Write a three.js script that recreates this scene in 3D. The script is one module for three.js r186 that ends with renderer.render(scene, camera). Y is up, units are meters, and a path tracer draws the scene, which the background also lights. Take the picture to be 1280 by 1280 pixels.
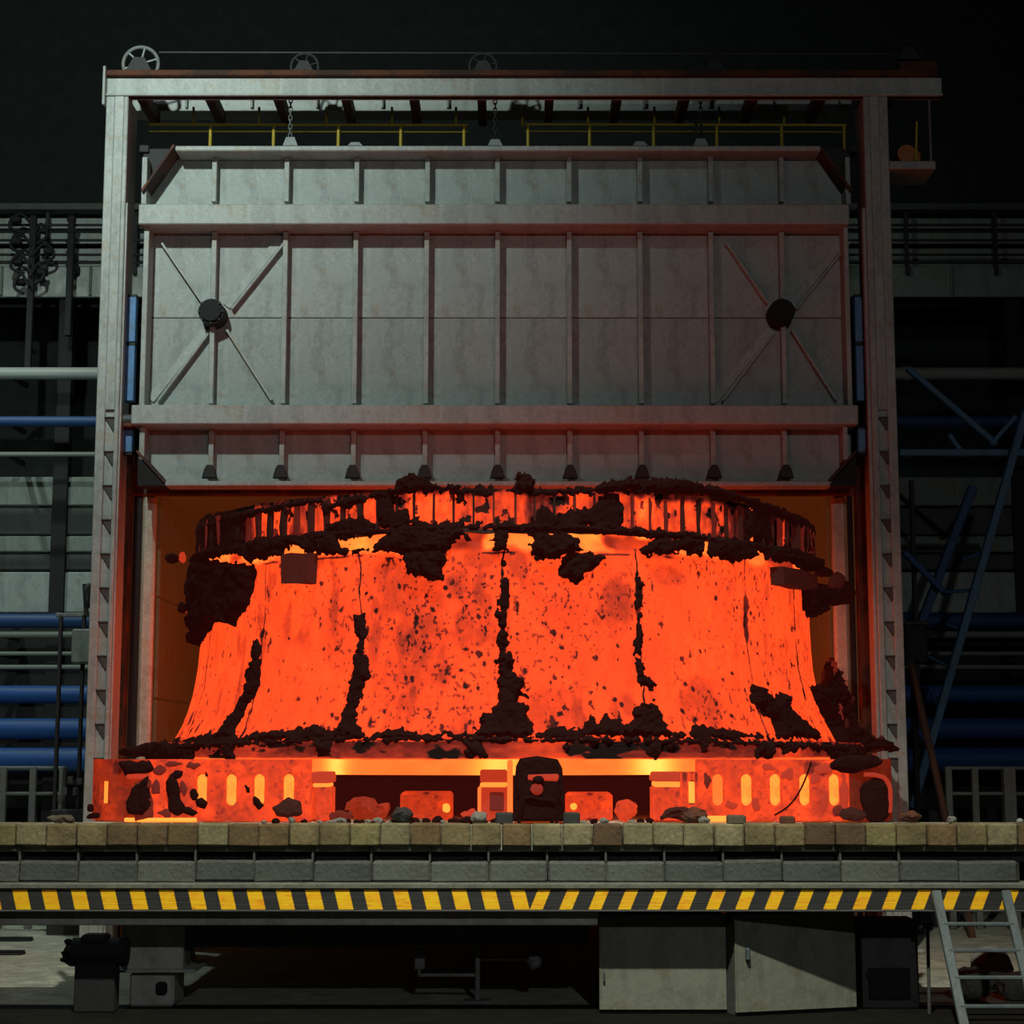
import * as THREE from 'three';
import { mergeGeometries, mergeVertices } from 'three/addons/utils/BufferGeometryUtils.js';
import { RectAreaLightUniformsLib } from 'three/addons/lights/RectAreaLightUniformsLib.js';

// ------------------------------------------------------------------ camera, light, exposure
RectAreaLightUniformsLib.init();
const scene = new THREE.Scene();
scene.background = new THREE.Color(0x000000);
const F = 2170, EYE = 2.2, ZC = 14.6, TH = Math.atan(295 / F);
const camera = new THREE.PerspectiveCamera(2 * Math.atan(640 / F) * 180 / Math.PI, 1, 0.1, 120);
camera.position.set(0, EYE, ZC);
camera.lookAt(0, EYE + Math.sin(TH), ZC - Math.cos(TH));
const renderer = new THREE.WebGLRenderer({ antialias: true });
renderer.toneMapping = THREE.LinearToneMapping;
renderer.toneMappingExposure = 1.0;
renderer.shadowMap.enabled = true;
renderer.shadowMap.type = THREE.PCFSoftShadowMap;
const LAMP_MAIN = { at: [-4.9, 11.7, 3.2], aim: [-6.18, 10.41, -5], I: 212, angle: 0.945, color: [0.82, 1.0, 0.93] };
const LAMP_DECK = { at: [0.0, 12.2, 8.6], aim: [0.05, -1.3, 1.3], I: 640, angle: 0.625, color: [0.98, 1.0, 0.84] };
const LAMP_FAR_FILL = { at: [-9.5, 12.5, -8.5], aim: [-6.4, 2, -9.5], I: 110, angle: 0.95, color: [0.8, 1.0, 0.9] };  // added fill lamp that lifts the left background and floor
const LAMP_FILL = { at: [3.0, 9.5, 20.5], aim: [0.4, 3.0, 0], I: 104, angle: 0.8, color: [0.95, 1.0, 0.98] };  // added fill lamp behind the viewer, brightens the dim parts
const GLOW_LIGHT = 0.05;   // radiance of the rectangular lights just in front of the hot casting

// ------------------------------------------------------------------ helpers
const Q = Math.PI / 180;
function mulberry(a) { return () => { a |= 0; a = a + 0x6D2B79F5 | 0; let t = Math.imul(a ^ a >>> 15, 1 | a); t = t + Math.imul(t ^ t >>> 7, 61 | t) ^ t; return ((t ^ t >>> 14) >>> 0) / 4294967296; }; }
const rnd = mulberry(71);
const rr = (a, b) => a + (b - a) * rnd();
function hash(x, y, z = 0) { let h = Math.imul(x | 0, 374761393) + Math.imul(y | 0, 668265263) + Math.imul(z | 0, 2147483647 ^ 0x5bd1e995); h = Math.imul(h ^ h >>> 13, 1274126177); return ((h ^ h >>> 16) >>> 0) / 4294967296; }
function vnoise(x, y, s = 0) { const xi = Math.floor(x), yi = Math.floor(y), u = x - xi, v = y - yi, a = u * u * (3 - 2 * u), b = v * v * (3 - 2 * v); const p = hash(xi, yi, s), q = hash(xi + 1, yi, s), r = hash(xi, yi + 1, s), t = hash(xi + 1, yi + 1, s); return p + (q - p) * a + (r - p) * b + (p - q - r + t) * a * b; }
function fbm(x, y, o = 4, s = 0) { let v = 0, a = 0.5, n = 0; for (let i = 0; i < o; i++) { v += a * vnoise(x, y, s + i * 17); n += a; a *= 0.5; x *= 2.03; y *= 2.03; } return v / n; }
const clamp = (x, a = 0, b = 1) => Math.min(b, Math.max(a, x));
const sm = (a, b, x) => { const t = clamp((x - a) / (b - a)); return t * t * (3 - 2 * t); };
// the photograph's frame is only used to read off sizes: a point of the frame on the upright plane at depth z
function ray(px, py) { const u = (px - 640) / F, v = (640 - py) / F, c = Math.cos(TH), s = Math.sin(TH); return [u, s + v * c, -c + v * s]; }
function at(px, py, z) { const d = ray(px, py), t = (z - ZC) / d[2]; return [d[0] * t, EYE + d[1] * t, z]; }
const X = (px, py, z) => at(px, py, z)[0], Y = (py, z) => at(640, py, z)[1];
const onFloor = (px, py, y = 0) => { const d = ray(px, py), t = (y - EYE) / d[1]; return [d[0] * t, y, ZC + d[2] * t]; };

function boxUV(g) {   // uv in metres from the way each face looks; flat faces
  g = g.index ? g.toNonIndexed() : g; g.computeVertexNormals();
  const p = g.attributes.position, n = g.attributes.normal, uv = new Float32Array(p.count * 2);
  for (let i = 0; i < p.count; i++) { const ax = Math.abs(n.getX(i)), ay = Math.abs(n.getY(i)), az = Math.abs(n.getZ(i)); uv[2 * i] = ax > ay && ax > az ? p.getZ(i) : p.getX(i); uv[2 * i + 1] = ay > ax && ay > az ? p.getZ(i) : p.getY(i); }
  g.setAttribute('uv', new THREE.BufferAttribute(uv, 2)); return g;
}
function chamfer(w, h, d, c = 0.01) {   // box with chamfered edges, 44 triangles
  c = Math.min(c, w * 0.3, h * 0.3, d * 0.3);
  const P = [], S = [w / 2, h / 2, d / 2], id = (sx, sy, sz, k) => ((sx > 0 ? 1 : 0) + (sy > 0 ? 2 : 0) + (sz > 0 ? 4 : 0)) * 3 + k;
  for (let i = 0; i < 8; i++) { const s = [i & 1 ? 1 : -1, i & 2 ? 1 : -1, i & 4 ? 1 : -1]; for (let k = 0; k < 3; k++) P.push(s.map((v, j) => v * (S[j] - (j === k ? 0 : c)))); }
  const tri = [], push = (a, b, e) => { const A = P[a], B = P[b], C = P[e], u = B.map((v, i) => v - A[i]), v = C.map((q, i) => q - A[i]); const n = [u[1] * v[2] - u[2] * v[1], u[2] * v[0] - u[0] * v[2], u[0] * v[1] - u[1] * v[0]]; const m = A.map((q, i) => q + B[i] + C[i]); if (n[0] * m[0] + n[1] * m[1] + n[2] * m[2] < 0) tri.push(A, C, B); else tri.push(A, B, C); };
  const quad = (a, b, e, f) => { push(a, b, e); push(a, e, f); };
  for (let k = 0; k < 3; k++) { const i = (k + 1) % 3, j = (k + 2) % 3; for (const s of [-1, 1]) { const q = [[-1, -1], [1, -1], [1, 1], [-1, 1]].map(([a, b]) => { const v = []; v[k] = s; v[i] = a; v[j] = b; return id(...v, k); }); quad(...q); } for (const a of [-1, 1]) for (const b of [-1, 1]) { const v = (s, kk) => { const t = []; t[k] = s; t[i] = a; t[j] = b; return id(...t, kk); }; quad(v(-1, i), v(1, i), v(1, j), v(-1, j)); } }
  for (let i = 0; i < 8; i++) push(i * 3, i * 3 + 1, i * 3 + 2);
  const g = new THREE.BufferGeometry(); g.setAttribute('position', new THREE.Float32BufferAttribute(tri.flat(), 3)); return boxUV(g);
}
const moved = (g, x, y, z) => g.translate(x, y, z);
function box(x0, y0, z0, x1, y1, z1, c = 0.008) { return moved(chamfer(Math.abs(x1 - x0), Math.abs(y1 - y0), Math.abs(z1 - z0), c), (x0 + x1) / 2, (y0 + y1) / 2, (z0 + z1) / 2); }
function boxAt(px0, py0, px1, py1, zf, depth, c = 0.008) { const m = (py0 + py1) / 2; return box(X(px0, m, zf), Y(py1, zf), zf - depth, X(px1, m, zf), Y(py0, zf), zf, c); }
function bar(a, b, w, h = w, c = 0.004, spin = 0) {   // square bar from a to b
  const A = new THREE.Vector3(...a), B = new THREE.Vector3(...b), L = A.distanceTo(B), g = chamfer(w, L, h, c); g.rotateY(spin);
  g.applyQuaternion(new THREE.Quaternion().setFromUnitVectors(new THREE.Vector3(0, 1, 0), B.clone().sub(A).normalize()));
  return boxUV(g.translate((a[0] + b[0]) / 2, (a[1] + b[1]) / 2, (a[2] + b[2]) / 2));
}
function rod(a, b, r, n = 12) {
  const A = new THREE.Vector3(...a), B = new THREE.Vector3(...b), L = A.distanceTo(B), g = new THREE.CylinderGeometry(r, r, L, n, 1);
  g.applyQuaternion(new THREE.Quaternion().setFromUnitVectors(new THREE.Vector3(0, 1, 0), B.clone().sub(A).normalize()));
  return g.translate((a[0] + b[0]) / 2, (a[1] + b[1]) / 2, (a[2] + b[2]) / 2).toNonIndexed();
}
function prism(pts, z0, z1, bevel = 0) {   // outline in x, y, extruded from z0 to z1 (z0 < z1)
  const s = new THREE.Shape(pts.map((p) => new THREE.Vector2(p[0], p[1])));
  const g = new THREE.ExtrudeGeometry(s, { depth: z1 - z0 - 2 * bevel, bevelEnabled: bevel > 0, bevelThickness: bevel, bevelSize: bevel, bevelOffset: -bevel, bevelSegments: 2, steps: 1, curveSegments: 8 });
  g.translate(0, 0, z0 + bevel); return boxUV(g);
}
const prismAt = (pts, z, depth, bevel = 0) => prism(pts.map(([a, b]) => at(a, b, z)), z - depth, z, bevel);
const join = (list) => mergeGeometries(list.map((g) => { g = g.index ? g.toNonIndexed() : g; for (const k of Object.keys(g.attributes)) if (!['position', 'normal', 'uv'].includes(k)) g.deleteAttribute(k); return g; }));
function rough(g, amp, freq, seed = 0) {   // pushes corners in and out so that a solid looks broken
  const p = g.attributes.position;
  for (let i = 0; i < p.count; i++) { const x = p.getX(i), y = p.getY(i), z = p.getZ(i); p.setXYZ(i, x + amp * (fbm(y * freq + 3, z * freq + x * freq, 3, seed) - 0.5), y + amp * (fbm(x * freq + 9, z * freq + y * freq, 3, seed + 5) - 0.5), z + amp * (fbm(x * freq + 17, y * freq - z * freq, 3, seed + 9) - 0.5)); }
  return boxUV(g);
}
function chunk(rx, ry, rz, seed, amp = 0.5) { const g = new THREE.IcosahedronGeometry(1, 2); g.scale(rx, ry, rz); return rough(g, amp * Math.max(rx, ry, rz), 2.2 / Math.max(rx, ry, rz), seed); }

const used = new Map();
function numbered(name) { const n = used.get(name) ?? 0; used.set(name, n + 1); return n ? name + '_' + String(n).padStart(3, '0') : name; }
function tag(o, label, category, group) { Object.assign(o.userData, { label, category }); if (group) o.userData.group = group; return o; }
function thing(name, label, category, [x, y, z] = [0, 0, 0], group) { const o = new THREE.Group(); o.name = numbered(name); scene.add(o); o.position.set(x, y, z); return tag(o, label, category, group); }
const rootOf = (o) => { while (o.parent && o.parent !== scene) o = o.parent; return o; };
// a named mesh whose geometry is written in the scene's metres; it becomes a child of the thing or part
function part(parent, name, g, m, label) {
  const r = rootOf(parent); g.translate(-r.position.x, -r.position.y, -r.position.z);
  const o = new THREE.Mesh(g, m); o.name = name; if (label) o.userData.label = label; parent.add(o); return o;
}
function piece(parent, name, g, m, [x, y, z], ry = 0) { const r = rootOf(parent), o = new THREE.Mesh(g, m); o.name = name; o.position.set(x - r.position.x, y - r.position.y, z - r.position.z); o.rotation.y = ry; parent.add(o); return o; }   // shares g
function single(name, g, m, label, category, group) { g.computeBoundingBox(); const b = g.boundingBox, x = (b.min.x + b.max.x) / 2, z = (b.min.z + b.max.z) / 2, y = b.min.y; g.translate(-x, -y, -z); const o = new THREE.Mesh(g, m); o.name = numbered(name); o.position.set(x, y, z); scene.add(o); return tag(o, label, category, group); }
function struct(name, g, m) { const o = new THREE.Mesh(g, m); o.name = name; o.userData.kind = 'structure'; scene.add(o); return o; }

// ------------------------------------------------------------------ textures and materials
function tex(w, h, f, { srgb = true, wrap = THREE.RepeatWrapping, rep } = {}) {
  const d = new Uint8Array(w * h * 4);
  for (let j = 0; j < h; j++) for (let i = 0; i < w; i++) { const c = f(i / w, j / h, i, j), k = (j * w + i) * 4; if (typeof c === 'number') d[k] = d[k + 1] = d[k + 2] = clamp(c) * 255; else for (let q = 0; q < 3; q++) d[k + q] = clamp(c[q]) * 255; d[k + 3] = 255; }
  const t = new THREE.DataTexture(d, w, h); t.wrapS = t.wrapT = wrap; t.magFilter = THREE.LinearFilter; t.minFilter = THREE.LinearMipmapLinearFilter; t.generateMipmaps = true; if (srgb) t.colorSpace = THREE.SRGBColorSpace; if (rep) t.repeat.set(...rep); t.needsUpdate = true; return t;
}
const toS = (x) => { x = clamp(x); return x <= 0.0031308 ? 12.92 * x : 1.055 * Math.pow(x, 1 / 2.4) - 0.055; };
// grime of painted steel: blotches, runs and scratches with grain (multiplies the colour)
const wrapN = (u, v, f, g, s) => { const a = fbm(u * f, v * g, 4, s), b = fbm((u - 1) * f, v * g, 4, s), k = sm(0.85, 1, u); const lo = a + (b - a) * k, a2 = fbm(u * f, (v - 1) * g, 4, s), b2 = fbm((u - 1) * f, (v - 1) * g, 4, s), hi = a2 + (b2 - a2) * k; return lo + (hi - lo) * sm(0.85, 1, v); };
const grime = tex(512, 512, (u, v) => { const a = wrapN(u, v, 5, 5, 1), b = wrapN(u, v, 40, 6, 2), c = wrapN(u, v, 90, 90, 3), r = sm(0.62, 0.72, wrapN(u, v, 13, 13, 8)); const st = sm(0.60, 0.66, wrapN(u, v, 22, 9, 9)), k = 0.86 + 0.04 * (a - 0.5) + 0.10 * (b - 0.5) + 0.14 * (c - 0.5) - 0.05 * st; return [k - 0.02 * r, k - 0.06 * r, k - 0.10 * r]; }, { rep: [0.45, 0.45] });
const grainBump = tex(256, 256, (u, v) => 0.5 * wrapN(u, v, 30, 30, 4) + 0.5 * wrapN(u, v, 8, 8, 5), { srgb: false, rep: [1.3, 1.3] });
const stone = tex(512, 512, (u, v) => { const a = wrapN(u, v, 6, 6, 11), b = wrapN(u, v, 60, 60, 12), p = sm(0.66, 0.8, wrapN(u, v, 70, 70, 13)); const k = 0.62 + 0.45 * a + 0.22 * (b - 0.5) - 0.12 * p; return [k, k * 0.985, k * 0.95]; }, { rep: [0.8, 0.8] });
const rust = tex(512, 512, (u, v) => { const a = wrapN(u, v, 7, 7, 21), b = wrapN(u, v, 48, 48, 22), r = sm(0.45, 0.62, a * 0.7 + b * 0.3); return [0.55 + 0.3 * r, 0.5 + 0.12 * r, 0.5 - 0.02 * r]; }, { rep: [0.7, 0.7] });
function mat(r, g, b, o = {}) { const { map = grime, rough = 0.62, metal = 0, bump = 0.004, bumpMap = grainBump, ...rest } = o; const m = new THREE.MeshPhysicalMaterial({ specularIntensity: 1, map, roughness: rough, metalness: metal, bumpMap: bump ? bumpMap : null, bumpScale: bump, ...rest }); m.color.setRGB(r, g, b); return m; }
const M = {
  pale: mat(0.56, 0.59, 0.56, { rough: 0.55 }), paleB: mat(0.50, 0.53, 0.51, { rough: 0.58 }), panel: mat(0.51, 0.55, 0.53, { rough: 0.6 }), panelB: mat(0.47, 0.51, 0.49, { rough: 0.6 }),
  dark: mat(0.035, 0.034, 0.034, { rough: 0.7 }), black: mat(0.014, 0.014, 0.015, { rough: 0.8 }), brown: mat(0.15, 0.09, 0.06, { map: rust, rough: 0.85 }), redlead: mat(0.20, 0.13, 0.11, { map: rust, rough: 0.8 }),
  lining: mat(0.13, 0.12, 0.07, { map: grime, rough: 0.95, bump: 0.012, emissive: new THREE.Color().setRGB(0.034, 0.0082, 0.0014) }), fibre: mat(0.72, 0.70, 0.56, { map: grime, rough: 0.95, bump: 0.01 }),
  blue: mat(0.015, 0.10, 0.40, { rough: 0.55 }), blueDark: mat(0.012, 0.07, 0.24, { rough: 0.55 }), blueBright: mat(0.13, 0.34, 0.70, { rough: 0.55 }), bluePale: mat(0.08, 0.2, 0.36, { rough: 0.5 }),
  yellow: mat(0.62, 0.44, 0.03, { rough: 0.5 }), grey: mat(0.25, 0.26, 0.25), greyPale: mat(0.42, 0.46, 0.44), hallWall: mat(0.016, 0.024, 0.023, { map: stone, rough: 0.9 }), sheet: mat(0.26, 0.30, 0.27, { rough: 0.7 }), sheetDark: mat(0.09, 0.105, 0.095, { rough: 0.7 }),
  darkFloor: mat(0.012, 0.0115, 0.009, { map: stone, rough: 0.9, specularIntensity: 0.3, bump: 0.006 }), frame: mat(0.68, 0.68, 0.64, { rough: 0.8 }), concrete: mat(0.52, 0.54, 0.47, { map: stone, rough: 0.92, bump: 0.006 }), slab: mat(0.15, 0.165, 0.155, { map: stone, rough: 0.95, bump: 0.012 }), slabB: mat(0.11, 0.125, 0.118, { map: stone, rough: 0.95, bump: 0.012 }), ledge: mat(0.21, 0.215, 0.19, { map: stone, rough: 0.85 }),
  cabinet: mat(0.24, 0.25, 0.195, { rough: 0.6 }), under: mat(0.11, 0.11, 0.105, { rough: 0.8 }), rope: mat(0.08, 0.08, 0.07), orange: mat(0.55, 0.17, 0.03, { rough: 0.55 }), alu: mat(0.12, 0.15, 0.16, { rough: 0.5 }),
  crust: mat(0.010, 0.006, 0.006, { map: stone, rough: 0.95, bump: 0.03, specularIntensity: 0.15, emissive: new THREE.Color().setRGB(0.011, 0.0011, 0.0008) }), slag: mat(0.28, 0.28, 0.26, { map: stone, rough: 0.95, bump: 0.01 }), firebrick: mat(0.15, 0.12, 0.09, { map: stone, rough: 0.95 }),
};
// incandescence: a temperature from 0 (cold) to 1.7 (yellow hot) gives the light that iron sends out
const RAMP = [[0, 0.0015, 0.0003, 0.0003], [0.25, 0.035, 0.0035, 0.0025], [0.45, 0.17, 0.012, 0.007], [0.6, 0.46, 0.032, 0.012], [0.75, 0.86, 0.056, 0.012], [0.88, 1.3, 0.085, 0.015], [1.0, 1.6, 0.125, 0.02], [1.2, 1.9, 0.27, 0.04], [1.4, 2.1, 0.46, 0.055], [1.7, 2.2, 0.85, 0.14]];
const KE = 2.2;
function hot(t) { t = clamp(t, 0, 1.7); let i = 1; while (i < RAMP.length - 1 && RAMP[i][0] < t) i++; const a = RAMP[i - 1], b = RAMP[i], k = (t - a[0]) / (b[0] - a[0]); return [1, 2, 3].map((q) => a[q] + (b[q] - a[q]) * k); }
const hotS = (t) => hot(t).map((x) => toS(x / KE));
function glow(map, k = 1, base = [0.016, 0.010, 0.009], extra = {}) { const m = new THREE.MeshPhysicalMaterial({ specularIntensity: 0.2, roughness: 0.95, emissiveMap: map, bumpMap: grainBump, bumpScale: 0.008, ...extra }); m.color.setRGB(...base); m.emissive.setRGB(KE * k, KE * k, KE * k); return m; }
function glowPlain(t, k = 1) { const m = new THREE.MeshPhysicalMaterial({ specularIntensity: 0.2, roughness: 0.95 }); m.color.setRGB(0.022, 0.014, 0.012); const c = hot(t); m.emissive.setRGB(c[0] * k, c[1] * k, c[2] * k); return m; }
// mottled hot plate, uv in metres
const plateGlow = tex(1024, 512, (u, v) => { const a = wrapN(u, v, 12, 6, 31), b = wrapN(u, v, 60, 30, 32), sp = sm(0.64, 0.74, wrapN(u, v, 44, 22, 33)), big = sm(0.62, 0.72, wrapN(u, v, 7, 4, 34)); return hotS(0.70 + 0.40 * (a - 0.4) + 0.2 * (b - 0.5) - 0.1 * sp - 0.22 * big); }, { rep: [0.5, 1] });
const crustGlow = tex(512, 256, (u, v) => { const a = wrapN(u, v, 14, 7, 41), b = wrapN(u, v, 50, 25, 42); return hotS(0.05 + 0.5 * sm(0.60, 0.8, a * 0.6 + b * 0.4)); }, { rep: [0.6, 1.2] });
M.hotPlate = glow(plateGlow, 1); M.hotPlateDim = glow(plateGlow, 0.42); M.hotPlateLow = glow(plateGlow, 0.16);
M.hotSlotMap = glow(tex(128, 128, (u, v) => hotS(1.28 + 0.35 * (wrapN(u, v, 4, 4, 61) - 0.5) + 0.2 * (wrapN(u, v, 14, 14, 62) - 0.5)), { rep: [3, 3] }));
M.hotYellow = glowPlain(1.42); M.hotOrange = glowPlain(1.12); M.hotSlot = glowPlain(1.3); M.hotRed = glowPlain(0.62); M.hotDeep = glowPlain(0.4); M.hotBrown = glowPlain(0.2);
M.hotCrust = glow(crustGlow, 1, [0.05, 0.042, 0.04]);

// ------------------------------------------------------------------ the hall
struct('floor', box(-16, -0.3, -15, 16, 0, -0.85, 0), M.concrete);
struct('floor_002', box(-16, -0.3, -0.85, 16, 0, 22, 0), M.darkFloor);  // front part of the floor in a near-black colour
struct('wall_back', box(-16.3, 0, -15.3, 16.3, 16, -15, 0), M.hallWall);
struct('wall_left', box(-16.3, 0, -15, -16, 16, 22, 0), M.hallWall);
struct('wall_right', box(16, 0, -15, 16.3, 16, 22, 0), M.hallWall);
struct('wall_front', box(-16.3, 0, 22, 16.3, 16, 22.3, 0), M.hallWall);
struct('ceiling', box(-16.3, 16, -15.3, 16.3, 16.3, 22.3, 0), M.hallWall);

// lamps of the hall and two added fill lamps, out of the camera's view: each a bell reflector, a glowing lens and its light
function hallLamp(L, label) {
  const [x, y, z] = L.at, t = thing('hall_lamp', label, 'lamp', [x, y, z]);
  const d = new THREE.Vector3(L.aim[0] - x, L.aim[1] - y, L.aim[2] - z).normalize(), q = new THREE.Quaternion().setFromUnitVectors(new THREE.Vector3(0, -1, 0), d);
  const pts = [[0.06, 0.50], [0.10, 0.46], [0.12, 0.30], [0.20, 0.2], [0.26, 0.06], [0.27, 0.03], [0.255, 0.03], [0.245, 0.06], [0.19, 0.18], [0.10, 0.27], [0.0, 0.28]].map(([a, b]) => new THREE.Vector2(a, b));
  const g = new THREE.LatheGeometry(pts, 32); g.applyQuaternion(q); g.translate(x, y, z); part(t, 'reflector', g, M.grey);
  const lens = new THREE.CylinderGeometry(0.235, 0.235, 0.02, 32); lens.translate(0, 0.06, 0); lens.applyQuaternion(q); lens.translate(x, y, z);
  const lm = new THREE.MeshStandardMaterial({ roughness: 0.4 }); lm.color.setRGB(0.8, 0.85, 0.8); lm.emissive.setRGB(...L.color.map((c) => c * 6)); part(t, 'lamp_lens', lens, lm);
  const up = new THREE.Vector3(0, 0.5, 0).applyQuaternion(q);
  part(t, 'hanger', rod([x + up.x, y + up.y, z + up.z], [x + up.x, 16, z + up.z], 0.02), M.dark);
  const s = new THREE.SpotLight(new THREE.Color().setRGB(...L.color), L.I, 0, L.angle, 1, 2); s.name = 'hall_spot_light';
  s.position.set(x + d.x * 0.02, y + d.y * 0.02, z + d.z * 0.02); s.target.position.set(...L.aim); s.castShadow = true; s.shadow.radius = 8; s.shadow.mapSize.set(2048, 2048); s.shadow.camera.far = 40; s.shadow.bias = -0.0005; scene.add(s, s.target);
}
hallLamp(LAMP_MAIN, 'bell-shaped hall lamp hung high in front of the left furnace column');
hallLamp(LAMP_DECK, 'bell-shaped hall lamp hung highest above the middle of the furnace car');
hallLamp(LAMP_FILL, 'added bell-shaped fill lamp hung low behind the viewer, far from the furnace');
hallLamp(LAMP_FAR_FILL, 'added bell-shaped fill lamp hung beside the pipes on the left back wall');

// ------------------------------------------------------------------ behind the furnace: sheeting, girders, pipes
{
  const z = -13.2, t = thing('sheet_wall', 'pale corrugated sheet wall behind the horizontal pipes, reaching across the whole hall', 'wall panel', [0, 0, z]);
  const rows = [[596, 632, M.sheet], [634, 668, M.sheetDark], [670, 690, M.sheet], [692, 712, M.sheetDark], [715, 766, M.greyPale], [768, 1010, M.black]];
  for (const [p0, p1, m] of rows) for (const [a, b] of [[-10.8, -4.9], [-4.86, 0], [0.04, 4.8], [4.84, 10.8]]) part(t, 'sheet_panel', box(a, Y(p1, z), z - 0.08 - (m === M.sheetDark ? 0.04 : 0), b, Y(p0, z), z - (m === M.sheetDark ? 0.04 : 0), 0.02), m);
  for (const x of [-10.5, -7.6, -4.88, 4.82, 7.6, 10.5]) part(t, 'sheet_post', box(x - 0.08, 0, z - 0.3, x + 0.08, Y(596, z), z - 0.1), M.dark);
}
for (const [side, a, b] of [['left', -10.8, -4.7], ['right', 4.7, 10.8]]) {
  const z = -13, t = thing('gantry_girder', side === 'left' ? 'pale walkway girder with handrail and valves, high on the left behind the bright column' : 'dim walkway girder with handrail, high on the right behind the dark column', 'girder', [(a + b) / 2, 0, z]);
  part(t, 'web_plate', box(a, Y(371, z), z - 0.1, b, Y(333, z), z), side === 'left' ? M.pale : M.sheet);  // right girder gets darker steel colours for the dimmer light there
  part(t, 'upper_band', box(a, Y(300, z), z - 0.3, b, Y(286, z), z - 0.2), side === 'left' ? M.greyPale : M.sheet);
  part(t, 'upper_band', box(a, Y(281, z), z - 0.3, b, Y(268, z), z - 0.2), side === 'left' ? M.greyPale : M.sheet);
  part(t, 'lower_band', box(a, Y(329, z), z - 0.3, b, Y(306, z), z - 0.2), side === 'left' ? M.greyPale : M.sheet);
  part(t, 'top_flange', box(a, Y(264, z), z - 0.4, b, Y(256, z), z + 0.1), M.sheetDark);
  for (const py of [284, 303, 321, 331]) part(t, 'handrail', rod([a, Y(py, z), z + 0.12], [b, Y(py, z), z + 0.12], 0.022), M.dark);
  for (let x = a + 0.3; x < b; x += 1.45) { part(t, 'rail_post', box(x - 0.03, Y(345, z), z + 0.05, x + 0.03, Y(268, z), z + 0.12), M.dark); part(t, 'web_stiffener', box(x + 0.7, Y(370, z), z, x + 0.74, Y(334, z), z + 0.06), M.sheet); }
  for (let x = a + 0.5; x < b; x += 3) part(t, 'girder_leg', box(x - 0.12, 0, z - 0.35, x + 0.12, Y(371, z), z - 0.12), M.black);
}
// two clusters of valves on the left girder
for (const [px, label] of [[40, 'dark bushy cluster of valves and hoses in front of the left walkway girder'], [88, 'slim dark valve stem on the left walkway girder, next to the bright column']]) {
  const z = -12.55, big = px === 40, x = X(px, 330, z), t = thing('valve_cluster', label, 'valves', [x, Y(big ? 385 : 345, z), z]);
  const w = big ? 0.42 : 0.09;
  part(t, 'stem', box(x - 0.05, Y(big ? 470 : 420, z), z - 0.05, x + 0.05, Y(270, z), z + 0.05), M.black);
  part(t, 'bracket', box(x - 0.05, Y(335, z), z - 0.6, x + 0.05, Y(325, z), z), M.black);
  for (let k = 0; k < (big ? 7 : 5); k++) { const yy = Y(275 + k * (big ? 13 : 14), z), dx = big ? (k % 2 ? 1 : -1) * rr(0.4, 1) * w : 0; part(t, 'valve_body', moved(rough(chamfer(big ? 0.16 : 0.13, 0.1, 0.12, 0.02), 0.05, 8, k + px), x + dx * 0.8, yy, z), M.black); if (big) part(t, 'hose', new THREE.TubeGeometry(new THREE.CatmullRomCurve3([[x, yy - 0.1], [x + dx * 0.6, yy + 0.1], [x + dx, yy], [x + dx * 1.05, yy - 0.12], [x + dx * 0.4, yy - 0.22]].map((q) => new THREE.Vector3(...q, z + 0.02 * k))), 20, 0.028, 6), M.black); }
}
// pipes
const pipes = [
  [467, 8, 'greyPale', 'bright grey pipe, the highest of the pipes behind the furnace'], [527, 7, 'blueDark', 'dull blue pipe below the bright grey one behind the furnace'], [568, 3.2, 'sheet', 'thin grey pipe between the upper blue pipe and the sheet wall'],
  [776, 9, 'blueDark', 'blue pipe just under the pale sheet wall, the highest of the lower group'], [793, 4.5, 'sheet', 'pale thin pipe right under the upper blue pipe of the lower group'], [817, 2.6, 'sheet', 'thin grey pipe, upper of the two thin ones above the three thick blue pipes'], [834, 3, 'sheet', 'thin grey pipe, lower of the two thin ones above the three thick blue pipes'],
  [868, 11, 'blue', 'thick blue pipe, uppermost of the three near the floor'], [911, 13, 'blue', 'thick blue pipe, middle one of the three near the floor'], [949, 15, 'blue', 'thick blue pipe, lowest of the three near the floor'],
];
for (const [py, r, m, label] of pipes) {
  const z = -12.2, y = Y(py, z), R = r * 26.6 / F, t = thing('pipe', label, 'pipe', [0, y - R, z]);
  part(t, 'pipe_run', rod([-10.6, y, z], [10.6, y, z], R, 20), M[m]);
  for (const x of [-9.2, -6.35, 6.2, 9.1]) part(t, 'coupling', rod([x - 0.05, y, z], [x + 0.05, y, z], R * 1.16, 20), M[m]);
  for (const x of [-7.9, -5.2, 5.3, 7.8]) part(t, 'pipe_bracket', box(x - 0.04, y - 0.04, z - 0.9, x + 0.04, y + 0.04, z - R * 0.6), M.black);
}
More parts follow.
